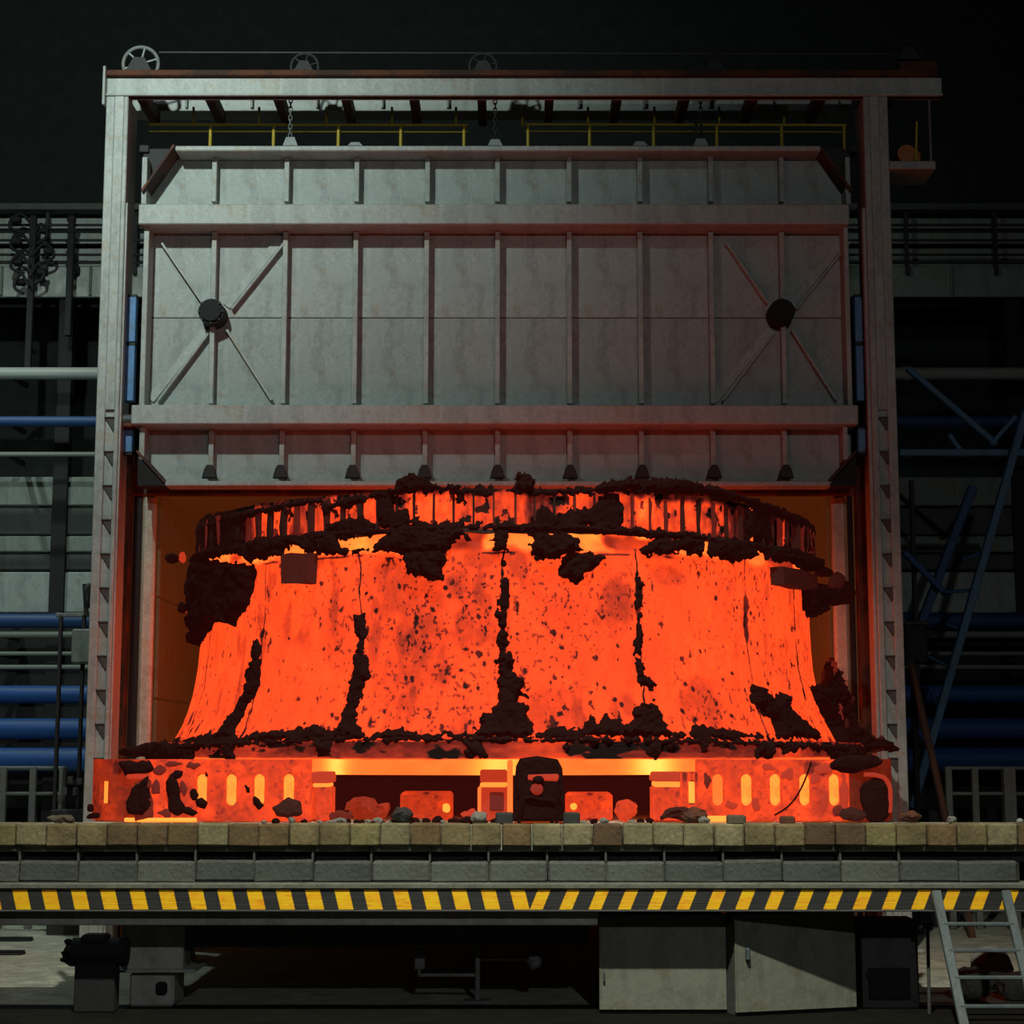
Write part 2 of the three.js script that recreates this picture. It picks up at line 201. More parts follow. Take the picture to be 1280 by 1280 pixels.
// guard rails on the floor behind, left and right
for (const s of [-1, 1]) {
  const z = -7.2, px = s < 0 ? [-80, 4, 41, 78] : [1186, 1219, 1261, 1300], t = thing('guardrail', s < 0 ? 'grey floor railing behind the car, at the foot of the left pipes' : 'grey floor railing behind the car, at the foot of the right pipes', 'railing', [X(px[1], 990, z), 0, z]);
  const a = X(px[0], 990, z), b = X(px[3], 990, z);
  for (const p of px) { const x = X(p, 990, z), w = p === 1261 ? 0.075 : 0.04; part(t, 'post', box(x - w, 0, z - w, x + w, Y(958, z), z + w), M.grey); }
  for (const py of [960, 992]) part(t, 'rail', rod([a, Y(py, z), z], [b, Y(py, z), z], 0.022), M.grey);
}
{ // dark cabinet stand between the left pipes and the column
  const z = -6.6, t = thing('control_stand', 'dark steel stand with a grey box, between the left pipes and the column foot', 'control stand', [X(85, 900, z), 0, z]);
  for (const px of [71, 100]) part(t, 'leg', box(X(px - 2, 900, z), 0, z - 0.08, X(px + 2, 900, z), Y(768, z), z), M.dark);
  part(t, 'top_bar', boxAt(69, 766, 112, 771, z, 0.08), M.grey);
  part(t, 'control_box', boxAt(89, 786, 113, 829, z + 0.12, 0.3, 0.02), M.sheet);
  part(t, 'valve', moved(chunk(0.05, 0.16, 0.08, 5, 0.3), X(110, 745, z), Y(745, z), z), M.dark);
  part(t, 'hose', rod(at(108, 770, z), at(106, 730, z), 0.03), M.dark);
  for (let k = 0; k < 5; k++) part(t, 'fitting', moved(rough(chamfer(0.06, 0.09, 0.06, 0.01), 0.05, 9, 20 + k), X(76 + k * 6, 985, z), Y(1000 - (k * 37 % 25), z), z), M.under);
  part(t, 'base_plate', box(X(66, 1000, z), 0.0, z - 0.2, X(112, 1000, z), Y(1012, z), z + 0.1), M.dark);
}
{ // blue lattice boom on the right
  const z = -7.6, t = thing('lattice_boom', 'blue lattice boom leaning to the right behind the dark right column', 'boom', [X(1150, 1000, z), 0, z]);
  const ch = (a, b, w, zz, name = 'chord', m = M.bluePale) => part(t, name, bar(at(...a, zz), at(...b, zz), w, w, 0.01), m);
  ch([1140, 1010], [1282, 515], 0.10, z); ch([1136, 820], [1216, 608], 0.11, z - 0.5, 'chord', M.blueDark);
  ch([1134, 460], [1246, 556], 0.08, z - 0.4, 'brace'); ch([1124, 566], [1290, 566], 0.09, z - 0.3, 'brace');
  ch([1130, 690], [1182, 742], 0.08, z - 0.3, 'brace', M.blueDark); ch([1186, 543], [1204, 568], 0.06, z - 0.3, 'brace'); ch([1238, 556], [1270, 520], 0.06, z - 0.3, 'brace');
  for (let k = 0; k < 6; k++) ch([1228 - k * 14, 690 + k * 48], [1190 - k * 10 + (k % 2 ? 0 : 12), 700 + k * 40], 0.045, z - 0.2, 'lacing', M.blueDark);
  part(t, 'foot', box(X(1118, 1000, z), 0, z - 0.7, X(1190, 1000, z), Y(1012, z), z + 0.2), M.black);
  part(t, 'post', box(X(1147, 900, z - 0.5), 0, z - 0.6, X(1152, 900, z - 0.5), Y(600, z - 0.5), z - 0.5), M.dark);
}
{ const z = -6.2, t = thing('leaning_pole', 'rusty bare pole leaning against the right column beside the blue boom', 'pole', [X(1182, 1020, z), 0, z]);
  part(t, 'pole_shaft', rod([X(1184, 1030, z) + 0.25, 0, z], at(1138, 825, z), 0.045), M.redlead); part(t, 'pole_cap', rod(at(1138, 832, z), at(1137, 824, z), 0.07), M.dark); }
{ const z = -6.4, t = thing('junction_box', 'black box on a post between the right column and the blue boom', 'box', [X(1145, 800, z), 0, z]);
  part(t, 'box_body', boxAt(1132, 780, 1160, 828, z, 0.3, 0.02), M.black); part(t, 'box_post', box(X(1144, 900, z), 0, z - 0.2, X(1150, 900, z), Y(828, z), z - 0.1), M.black); part(t, 'box_lid', boxAt(1130, 776, 1162, 781, z + 0.02, 0.34), M.dark); }

// ------------------------------------------------------------------ furnace chamber
const DECK = Y(1030, 0), ZD = -5.2;                  // car deck, door panel plane
const XC = X(621, 600, ZD);
{
  const t = thing('furnace', 'brick-lined furnace chamber glowing dull red inside, behind the open door', 'furnace', [XC, 0, -7.5]);
  const xl = X(189, 850, -5.6), xr = X(1045, 850, -5.6), yb = Y(620, -5.6), yt = 6.6, zb = -9.3, zf = -5.6, H0 = DECK - 0.25;
  part(t, 'side_wall', box(xl - 0.32, 0, zb, xl, yb + 0.4, zf, 0.015), M.lining); part(t, 'side_wall', box(xr, 0, zb, xr + 0.32, yb + 0.4, zf, 0.015), M.lining);
  part(t, 'back_wall', box(xl - 0.4, 0, zb - 0.3, xr + 0.4, yt, zb, 0), M.lining);
  part(t, 'roof', box(xl - 0.4, yb, zb - 0.3, xr + 0.4, yb + 0.35, zf - 0.02, 0.02), M.lining);
  part(t, 'shell_plate', box(xl - 0.42, 0, zb - 0.36, xl - 0.33, yt, zf, 0.01), M.brown); part(t, 'shell_plate', box(xr + 0.33, 0, zb - 0.36, xr + 0.42, yt, zf, 0.01), M.brown);
  part(t, 'shell_plate', box(xl - 0.42, 0, zb - 0.4, xr + 0.42, yt, zb - 0.31, 0.01), M.brown); part(t, 'shell_plate', box(xl - 0.42, yb + 0.36, zb - 0.36, xr + 0.42, yt, zf - 0.1, 0.01), M.brown);
  // jambs: pale fibre edge, then brown steel guide
  part(t, 'fibre_edge', box(X(172.5, 850, zf + 0.03), 0, zf - 0.1, xl + 0.004, yb, zf + 0.03, 0.03), M.fibre, 'pale fibre lining edge');
  part(t, 'fibre_edge', box(xr - 0.004, 0, zf - 0.1, X(1063, 850, zf + 0.03), yb, zf + 0.03, 0.03), M.fibre, 'pale fibre lining edge');
  for (const [a, b, m, d] of [[150, 160, M.brown, 0.16], [161, 172, M.black, 0.02], [1064, 1071, M.black, 0.02], [1073, 1088, M.brown, 0.16], [1089, 1098, M.black, 0.0]]) part(t, 'door_guide', box(X(a, 850, zf), 0, zf - 0.3, X(b, 850, zf), 7.2, zf + d, 0.01), m);
  // lintel and its dark underside, lining joints of the back wall as separate panels
  part(t, 'lintel', box(xl - 0.3, yb, zf - 0.05, xr + 0.3, yb + 0.5, zf + 0.05, 0.02), M.redlead);
  const n = 9; for (let i = 0; i < n; i++) for (let j = 0; j < 3; j++) { const a = xl + (xr - xl) * i / n, b = xl + (xr - xl) * (i + 1) / n, c = DECK + (yb - DECK) * j / 3, d = DECK + (yb - DECK) * (j + 1) / 3; part(t, 'lining_panel', box(a + 0.008, c + 0.008, zb, b - 0.008, d - 0.008, zb + 0.07 + rr(0, 0.012), 0.02), M.lining); }
  for (let j = 0; j < 3; j++) for (let k = 0; k < 4; k++) { const c = DECK + (yb - DECK) * j / 3, d = DECK + (yb - DECK) * (j + 1) / 3, z0 = zb + 0.1 + k * 0.88, z1 = z0 + 0.87; part(t, 'lining_panel', box(xl, c + 0.008, z0, xl + 0.05 + rr(0, 0.01), d - 0.008, z1, 0.02), M.lining); part(t, 'lining_panel', box(xr - 0.05 - rr(0, 0.01), c + 0.008, z0, xr, d - 0.008, z1, 0.02), M.lining); }
}
// blue guide posts in the slits beside the door, bracketed to the columns
for (const [a, b, s, lab] of [[155, 168, 1, 'blue steel post seen in the slit between bright left column and door'], [1070, 1081, -1, 'blue steel post in the dark slit between right column and door']]) {
  const z = -5.0, x0 = X(a, 450, z), x1 = X(b, 450, z), t = thing('blue_post', lab, 'post', [(x0 + x1) / 2, Y(566, z), z]);
  for (const [p0, p1] of [[371, 427], [432, 501], [536, 565]]) part(t, 'post_body', box(x0, Y(p1, z), z - 0.12, x1, Y(p0, z), z, 0.008), M.blueBright);
  for (const [p0, p1] of [[426, 433], [367, 372], [563, 568], [533, 537]]) part(t, 'post_bracket', box(s > 0 ? x0 - 0.07 : x0, Y(p1, z), z - 0.14, s > 0 ? x1 : x1 + 0.07, Y(p0, z), z - 0.02, 0.004), M.dark);
  part(t, 'post_rod', rod([(x0 + x1) / 2, Y(536, z), z - 0.26], [(x0 + x1) / 2, Y(501, z), z - 0.26], 0.02), M.dark);
}

// ------------------------------------------------------------------ portal frame that carries the door
{
  const zf = -4.75, t = thing('portal_frame', 'tall steel portal frame with crossbeam around the lifted furnace door', 'frame', [XC, 0, zf]);
  const yTop = Y(96, zf), yB = Y(120, zf);
  for (const s of [0, 1]) {
    // front flange: a pale channel with a recessed strip in which little shelf plates sit
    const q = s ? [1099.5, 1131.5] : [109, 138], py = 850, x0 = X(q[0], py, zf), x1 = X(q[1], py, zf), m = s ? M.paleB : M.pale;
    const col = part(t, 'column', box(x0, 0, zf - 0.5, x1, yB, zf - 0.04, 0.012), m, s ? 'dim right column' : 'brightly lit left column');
    const g0 = s ? x0 + (x1 - x0) * 0.26 : x0 + (x1 - x0) * 0.40, g1 = s ? x0 + (x1 - x0) * 0.62 : x0 + (x1 - x0) * 0.80, yg = Y(512, zf);
    part(col, 'flange_strip', box(x0, 0, zf - 0.04, g0, yB, zf, 0.01), m); part(col, 'flange_strip', box(g1, 0, zf - 0.04, x1, yB, zf, 0.01), m); part(col, 'flange_strip', box(g0, yg, zf - 0.04, g1, yB, zf, 0.004), m);
    part(col, 'edge_flange', s ? box(x0 - 0.04, 0, zf - 0.12, x0, Y(258, zf), zf - 0.03, 0.008) : box(x1, 0, zf - 0.12, x1 + 0.022, Y(252, zf), zf - 0.03, 0.006), m);
    for (let k = 0; k < 11; k++) { const y = Y(521 + k * 42.6, zf), a = g0 - 0.004, b = g1 + 0.004; part(col, 'gusset', join([box(a, y - 0.014, zf - 0.05, b, y, zf + 0.012, 0.003), prism([[a + 0.01, y - 0.014], [b, y - 0.014], [b, y - 0.15], [b - 0.02, y - 0.15]], zf - 0.05, zf - 0.004)]), M.under); }  // dark wedge under each shelf plate stands in for its shadow
    part(col, 'base_plate', box(x0 - 0.12, 0, zf - 0.6, x1 + 0.1, 0.04, zf + 0.12, 0.01), m);
  }
  const bx0 = X(133, 108, zf), bx1 = X(1178, 108, zf);
  const beam = part(t, 'crossbeam', box(bx0, yB, zf - 0.10, bx1, yTop, zf - 0.02, 0.01), M.pale);
  part(beam, 'top_flange', box(bx0, yTop, zf - 0.16, bx1 - 0.05, Y(89, zf), zf + 0.05, 0.008), M.brown, 'rust-brown top flange');
  part(beam, 'bottom_flange', box(bx0, yB, zf - 0.14, bx1, yB + 0.03, zf + 0.02, 0.008), M.pale);
  part(beam, 'end_plate', box(bx0 - 0.03, Y(133, zf), zf - 0.36, bx0, Y(85, zf), zf + 0.07, 0.005), M.paleB);
  part(beam, 'bracket', box(X(1125, 90, zf), Y(89, zf), zf - 0.3, X(1172, 90, zf), Y(76, zf), zf, 0.01), M.brown);
  // walkway beam behind the crossbeam with ties between them
  const zr = zf - 1.1, rx0 = X(165, 130, zr), rx1 = X(1065, 130, zr);
  const back = part(t, 'rear_beam', box(rx0, Y(137.5, zr), zr - 0.1, rx1, Y(100, zr), zr, 0.01), M.pale);
  part(back, 'rear_flange', box(rx0, Y(139.5, zr), zr - 0.3, rx1, Y(137.5, zr), zr + 0.03, 0.004), M.paleB);
  for (let k = 0; k < 12; k++) { const x = X(196 + k * 81.5, 128, zr); part(back, 'cross_tie', box(x - 0.05, yTop - 0.2, zr, x + 0.05, yTop - 0.02, zf - 0.11, 0.01), M.redlead); part(back, 'web_stiffener', box(x + 0.36, Y(137, zr), zr, x + 0.385, Y(101, zr), zr + 0.07, 0.003), M.paleB); }
}
// rope sheaves on the crossbeam
[[176, 'large spoked rope sheave on top of the crossbeam at its bright left end', 22], [381, 'spoked rope sheave on the crossbeam above the left chain', 17], [604, 'spoked rope sheave on the crossbeam above the middle chain', 17], [893, 'spoked rope sheave on the dark right half of the crossbeam', 17], [1134, 'spoked rope sheave on the raised bracket at the right end of the crossbeam', 17]].forEach(([px, label, rp]) => {
  const z = -4.95, R = rp * 20.4 / F, y0 = px > 1100 ? Y(76, -4.9) : Y(89, -4.8), x = X(px, 80, z), cy = y0 + R * 0.72, t = thing('rope_sheave', label, 'pulley', [x, y0, z], null);
  delete t.userData.group;
  const rim = new THREE.TorusGeometry(R, R * 0.11, 8, 36); part(t, 'rim', moved(rim, x, cy, z), px < 200 ? M.grey : M.dark);
  const hub = new THREE.CylinderGeometry(R * 0.25, R * 0.25, 0.12, 16); hub.rotateX(Math.PI / 2); part(t, 'hub', moved(hub, x, cy, z), px < 200 ? M.greyPale : M.grey);
  for (let k = 0; k < 6; k++) { const a = k * Math.PI / 3 + 0.3; part(t, 'spoke', bar([x + Math.cos(a) * R * 0.2, cy + Math.sin(a) * R * 0.2, z], [x + Math.cos(a) * R * 0.95, cy + Math.sin(a) * R * 0.95, z], R * 0.1, 0.03), px < 200 ? M.greyPale : M.dark); }
  for (const dz of [-0.1, 0.1]) part(t, 'bearing_plate', prism([[x - R * 0.8, y0], [x + R * 0.8, y0], [x + R * 0.3, cy + R * 0.2], [x - R * 0.3, cy + R * 0.2]], z + dz - 0.012, z + dz + 0.012), M.dark);
});
single('wire_rope', join([rod([X(200, 70, -5), Y(67.5, -5), -4.95], [X(1120, 70, -5), Y(70, -5), -4.95], 0.012, 8)]), M.rope, 'thin dark wire rope stretched over the sheaves on the crossbeam', 'rope');
// yellow railings of the walkway between crossbeam and door
{
  const rail = (a, b, label, posts, up) => {
    const z = -5.42, y0 = Y(186, ZD) - 0.004, t = thing('walkway_railing', label, 'railing', [X((a + b) / 2, 160, z), y0, z]);
    part(t, 'top_rail', rod(at(a, 155.5, z), at(b, 156.5, z), 0.018), M.yellow);
    part(t, 'middle_rail', rod(at(a, 164, z - 0.04), at(b, 165, z - 0.04), 0.010), M.yellow);
    for (const p of posts) { const x = X(p, 168, z); part(t, 'rail_post', rod([x, y0, z], [x, Y(155.5, z), z], 0.02), M.yellow); }
    for (const p of up) part(t, 'upper_post', rod(at(p, 158, z - 0.03), at(p, 134, z - 0.03), 0.016), M.yellow);
    part(t, 'foot_strip', box(X(a, 186, z), y0, z - 0.05, X(b, 186, z), y0 + 0.02, z + 0.05), M.dark);
  };
  rail(186, 585, 'yellow walkway railing above the door, left of the middle gap', [263, 342, 423, 501, 580], [242, 324, 408, 490, 570]);
  rail(656, 1058, 'yellow walkway railing above the door, right of the middle gap', [660, 737, 817, 896, 977, 1055], [653, 735, 818, 899, 980]);
}
{ const z = -4.7, t = thing('hoist_platform', 'small pale platform with an orange hoist motor beside the top of the right column', 'hoist', [X(1140, 200, z), Y(212, z), z]);
  part(t, 'platform', boxAt(1112, 201, 1170, 211, z, 0.6, 0.01), M.greyPale); part(t, 'hanger_bar', box(X(1163, 160, z), Y(201, z), z - 0.1, X(1166, 160, z), Y(122, z), z - 0.06), M.grey);
  const c = at(1136, 186, z); const mg = new THREE.CylinderGeometry(0.11, 0.11, 0.3, 20); mg.rotateX(Math.PI / 2); part(t, 'motor', moved(mg, c[0], Y(201, z) + 0.12, z - 0.25), M.orange);
  part(t, 'gearbox', box(c[0] - 0.02, Y(201, z), z - 0.35, c[0] + 0.17, Y(184, z), z - 0.12, 0.02), M.orange); part(t, 'post', rod(at(1145, 201, z - 0.1), at(1146, 152, z - 0.1), 0.015), M.yellow); }

// ------------------------------------------------------------------ the lifted door
{
  const z = ZD, t = thing('furnace_door', 'large ribbed grey steel furnace door hanging lifted above the glowing casting', 'door', [XC, Y(607, z), z]);
  const ribs = [270, 360, 447, 535, 622, 711, 799, 887, 975], ribsB = [266, 354, 443, 532, 622, 712, 801, 890, 979];
  const at1 = (px, py) => at(px, py, z);
  // skin plates: three bands, in the middle band two rows
  const edges = (k, py) => { const f = (py - 190) / 400; const a = k === 0 ? 184 - 4 * f : k === 10 ? 1058 + 6 * f : ribs[k - 1] + (ribsB[k - 1] - ribs[k - 1]) * f; return X(a, py, z); };
  for (const [p0, p1, m] of [[186, 262, M.panel], [262, 397.5, M.panel], [397.5, 515, M.panelB], [515, 606, M.panel]]) for (let k = 0; k < 10; k++) { const a = edges(k, (p0 + p1) / 2), b = edges(k + 1, (p0 + p1) / 2); part(t, 'skin_plate', box(a + 0.002, Y(p1, z) + 0.004, z - 0.05, b - 0.002, Y(p0, z) - 0.004, z + (hash(k, p0) - 0.5) * 0.006, 0.006), m); }
  part(t, 'backing', box(edges(0, 400) - 0.01, Y(607, z), z - 0.3, edges(10, 400) + 0.01, Y(186, z), z - 0.05, 0.01), M.redlead);
  // horizontal flanges, deep, and thin lips at top and bottom
  const fz = z + 0.40;
  const fl = (name, a, p0, b, p1, d = 0.40) => part(t, name, boxAt(a, p0, b, p1, z + d, d - 0.004, 0.012), M.pale);
  fl('girder', 173, 255, 1062, 280); fl('girder', 164, 506, 1073, 530); fl('top_lip', 219, 182, 1026, 188.5, 0.34); fl('bottom_lip', 206, 601, 1040, 607.5, 0.30);
  // vertical ribs in three storeys, each a flat bar on edge with a narrow face
  ribs.forEach((px, k) => {
    const d = 0.13, b = ribsB[k], w = 3.2, mx = (py) => px + (b - px) * (py - 230) / 330;
    for (const [p0, p1] of [[188, 256], [280, 507], [530, 602]]) { const pm = (p0 + p1) / 2, x = X(mx(pm), pm, z), hw = w * 19.6 / F; part(t, 'rib', box(x - hw, Y(p1, z), z, x + hw, Y(p0, z), z + d, 0.005), M.pale); }
    const x = X(mx(592), 592, z); const g = prism([[-0.085, 0], [0.085, 0], [0.06, 0.1], [0.03, 0.15], [-0.03, 0.15], [-0.06, 0.1]], 0.0, 0.10, 0.01); part(t, 'rib_end_shade', g.translate(x, Y(601, z) + 0.002, z + 0.13), M.dark, 'dark piece added for the shadow at the rib end');  // dark piece stands in for the shadow at each rib end
  });
  // side flanges
  for (const [a, b] of [[177, 183.5], [1057, 1063]]) for (const [p0, p1] of [[196, 255], [280, 507], [530, 575]]) part(t, 'side_flange', boxAt(a - (p0 > 400 ? 3 : 0), p0, b - (p0 > 400 ? 3 : 0), p1, z + 0.28, 0.27, 0.006), M.pale);
  // chamfered corners: sloping flange plates and gussets outside them, coloured near-black for the corner shade
  for (const s of [0, 1]) {
    const mx = (p) => s ? 1242 - p : p;
    const tri = (P) => P.map(([a, b]) => [mx(a), b]);
    const order = (P) => s ? P.slice().reverse() : P;
    part(t, 'corner_plate', bar(at(mx(181), 244, z + 0.17), at(mx(221), 187, z + 0.17), 0.03, 0.34), M.redlead);
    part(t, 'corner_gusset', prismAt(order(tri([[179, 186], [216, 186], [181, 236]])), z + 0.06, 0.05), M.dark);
    part(t, 'corner_plate', bar(at(mx(174), 566, z + 0.15), at(mx(209), 605, z + 0.15), 0.03, 0.30), M.redlead);
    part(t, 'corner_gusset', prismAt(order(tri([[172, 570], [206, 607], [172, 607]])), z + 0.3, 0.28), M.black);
    const lx = mx(178); part(t, 'corner_lug', boxAt(Math.min(lx - 4, lx + 8), 181, Math.max(lx - 4, lx + 8), 190, z + 0.1, 0.2), M.dark);
  }
  // round black ports with their crossed braces
  for (const px of [268.5, 973.5]) {
    const c = at(px, 396, z), R = 16.5 * 19.5 / F, g = new THREE.CylinderGeometry(R, R * 1.04, 0.26, 28); g.rotateX(Math.PI / 2);
    const port = part(t, 'port', moved(g, c[0], c[1], z + 0.13), M.black, 'round black port');
    const cap = new THREE.CylinderGeometry(R * 0.8, R * 0.8, 0.04, 28); cap.rotateX(Math.PI / 2); part(port, 'port_cap', moved(cap, c[0], c[1], z + 0.275), M.black);
    for (let k = 0; k < 8; k++) { const a = k * Math.PI / 4; part(port, 'bolt', moved(chamfer(0.03, 0.03, 0.02, 0.004), c[0] + Math.cos(a) * R * 0.9, c[1] + Math.sin(a) * R * 0.9, z + 0.268), M.dark); }
    const o = px - 268.5, br = (a, b, w, d, m = M.pale) => part(t, 'brace', bar(at(a[0] + o, a[1], z + d / 2), at(b[0] + o, b[1], z + d / 2), w, d), m);
    br([203, 305], [254, 380], 0.028, 0.10); br([284, 413], [340, 501], 0.028, 0.10);
    br([350, 300], [283, 383], 0.10, 0.03); br([357, 303], [290, 387], 0.03, 0.09, M.paleB); br([258, 412], [188, 500], 0.10, 0.03); br([263, 415], [198, 502], 0.03, 0.09, M.paleB);
  }
  // lugs along the top
  for (const [px, h] of [[363, 12], [444, 5], [619, 9], [800, 6], [876, 10]]) part(t, 'lifting_lug', prism([[-0.09, 0], [0.09, 0], [0.05, h * 0.009], [-0.05, h * 0.009]], -0.03, 0.03, 0.008).translate(X(px, 182, z + 0.2), Y(182, z + 0.2) - 0.01, z + 0.2), M.greyPale);
}
// chains from the crossbeam to the lugs
for (const [px, y1, lab] of [[363, 170, 'dark chain hanging from the crossbeam to the left lug of the door'], [619, 174, 'dark chain hanging from the crossbeam to the middle lug of the door'], [876, 172, 'dark chain hanging from the crossbeam to the right lug of the door']]) {
  const z = ZD + 0.2, x = X(px, 150, z), a = Y(122, z) + 0.15, b = Y(y1, z) - 0.02, n = Math.round((a - b) / 0.055), t = thing('lifting_chain', lab, 'chain', [x, b, z]);
  for (let k = 0; k < n; k++) { const g = new THREE.TorusGeometry(0.026, 0.0085, 5, 10); g.scale(0.8, 1.35, 1); if (k % 2) g.rotateY(Math.PI / 2); part(t, 'chain_link', moved(g, x, b + (a - b) * (k + 0.5) / n, z), px < 500 ? M.grey : M.dark); }
}
{ const z = -4.9, c = at(156, 524, z), t = thing('guide_roller', 'small steel guide roller between the left column and the lower door girder', 'roller', c); const g = new THREE.CylinderGeometry(0.055, 0.055, 0.14, 16); g.rotateZ(Math.PI / 2); part(t, 'roller', moved(g, c[0] + 0.02, c[1], c[2]), M.alu); part(t, 'bracket', box(c[0] - 0.02, c[1] - 0.09, c[2] - 0.2, c[0] + 0.1, c[1] - 0.03, c[2] + 0.03), M.redlead); part(t, 'roller_pin', rod([c[0] - 0.08, c[1], c[2]], [c[0] + 0.14, c[1], c[2]], 0.02), M.alu); }

// ------------------------------------------------------------------ the hot casting
const CZ = -4.12, CX = X(632, 935, CZ);
const PROFILE = [[2.20, 3.53], [2.30, 3.47], [2.42, 3.405], [2.56, 3.35], [2.75, 3.30], [3.0, 3.255], [3.3, 3.235], [3.7, 3.225], [4.2, 3.225]];
function rBell(y) { let i = 1; while (i < PROFILE.length - 1 && PROFILE[i][0] < y) i++; const a = PROFILE[i - 1], b = PROFILE[i]; return a[1] + (b[1] - a[1]) * clamp((y - a[0]) / (b[0] - a[0])); }
// sizes read off the frame: where a line of sight meets the upright cylinder of radius r round the casting's axis -> [angle, height]
function onCyl(px, py, r) {
  const d = ray(px, py); let R = r ?? 3.25, out = null;
  for (let k = 0; k < 5; k++) {
    const ox = -CX, oz = ZC - CZ, A = d[0] * d[0] + d[2] * d[2], B = 2 * (ox * d[0] + oz * d[2]), C = ox * ox + oz * oz - R * R, D = B * B - 4 * A * C;
    const tt = D > 0 ? (-B - Math.sqrt(D)) / (2 * A) : -B / (2 * A);
    const x = ox + d[0] * tt, zz = oz + d[2] * tt, y = EYE + d[1] * tt; out = [Math.atan2(x, zz), y]; if (r) break; R = rBell(y);
  }
  return out;
}
const polar = (r, a, y) => [CX + r * Math.sin(a), y, CZ + r * Math.cos(a)];
function grid(nu, nv, f, uvf, keep) {   // open surface from a function of two counters
  const p = [], uv = [], idx = [];
  for (let j = 0; j <= nv; j++) for (let i = 0; i <= nu; i++) { p.push(...f(i, j)); uv.push(...uvf(i, j)); }
  for (let j = 0; j < nv; j++) for (let i = 0; i < nu; i++) { if (keep && !keep(i, j)) continue; const a = j * (nu + 1) + i, b = a + 1, c = a + nu + 1, e = c + 1; idx.push(a, b, e, a, e, c); }
  const g = new THREE.BufferGeometry(); g.setAttribute('position', new THREE.Float32BufferAttribute(p, 3)); g.setAttribute('uv', new THREE.Float32BufferAttribute(uv, 2)); g.setIndex(idx); g.computeVertexNormals(); return g;
}
// closed piece of a ring: radii r0 to r1, heights y0 to y1, angles a0 to a1; uvf(angle, height) gives the texture place
function sector(r0, r1, y0, y1, a0, a1, n, uvf = (a, y) => [a * r1, y], jit = 0) {
  const P = (r, y, a) => polar(r, a, y), tri = [], uv = [], q = (A, B, C, D) => { for (const v of [A, B, C, A, C, D]) { tri.push(...P(...v)); uv.push(...uvf(v[2], v[1] + (v[0] - r1))); } };
  for (let k = 0; k < n; k++) {
    const a = a0 + (a1 - a0) * k / n, b = a0 + (a1 - a0) * (k + 1) / n;
    q([r1, y0, a], [r1, y0, b], [r1, y1, b], [r1, y1, a]); q([r0, y0, b], [r0, y0, a], [r0, y1, a], [r0, y1, b]);
    q([r1, y1, a], [r1, y1, b], [r0, y1, b], [r0, y1, a]); q([r0, y0, a], [r0, y0, b], [r1, y0, b], [r1, y0, a]);
  }
  if (a1 - a0 < 6.2) { q([r0, y0, a0], [r1, y0, a0], [r1, y1, a0], [r0, y1, a0]); q([r1, y0, a1], [r0, y0, a1], [r0, y1, a1], [r1, y1, a1]); }
  const g = new THREE.BufferGeometry(); g.setAttribute('position', new THREE.Float32BufferAttribute(tri, 3)); g.setAttribute('uv', new THREE.Float32BufferAttribute(uv, 2)); g.computeVertexNormals();
  if (jit) { const p = g.attributes.position; for (let i = 0; i < p.count; i++) { const x = p.getX(i), y = p.getY(i), z = p.getZ(i); p.setXYZ(i, x + jit * (fbm(y * 9, x * 9 + z * 5, 2, 3) - 0.5), y + jit * (fbm(x * 9, y * 9 + z * 7, 2, 5) - 0.5), z + jit * (fbm(x * 8, y * 11, 2, 7) - 0.5)); } g.computeVertexNormals(); }
  return g;
}
function inside(P, x, y) { let c = false; for (let i = 0, j = P.length - 1; i < P.length; j = i++) { const [a, b] = P[i], [e, f] = P[j]; if ((b > y) !== (f > y) && x < (e - a) * (y - b) / (f - b) + a) c = !c; } return c; }
function sdist(P, x, y) { let m = 1e9; for (let i = 0, j = P.length - 1; i < P.length; j = i++) { const [a, b] = P[j], [e, f] = P[i], dx = e - a, dy = f - b, t = clamp(((x - a) * dx + (y - b) * dy) / (dx * dx + dy * dy + 1e-12)); m = Math.min(m, Math.hypot(x - a - t * dx, y - b - t * dy)); } return inside(P, x, y) ? m : -m; }
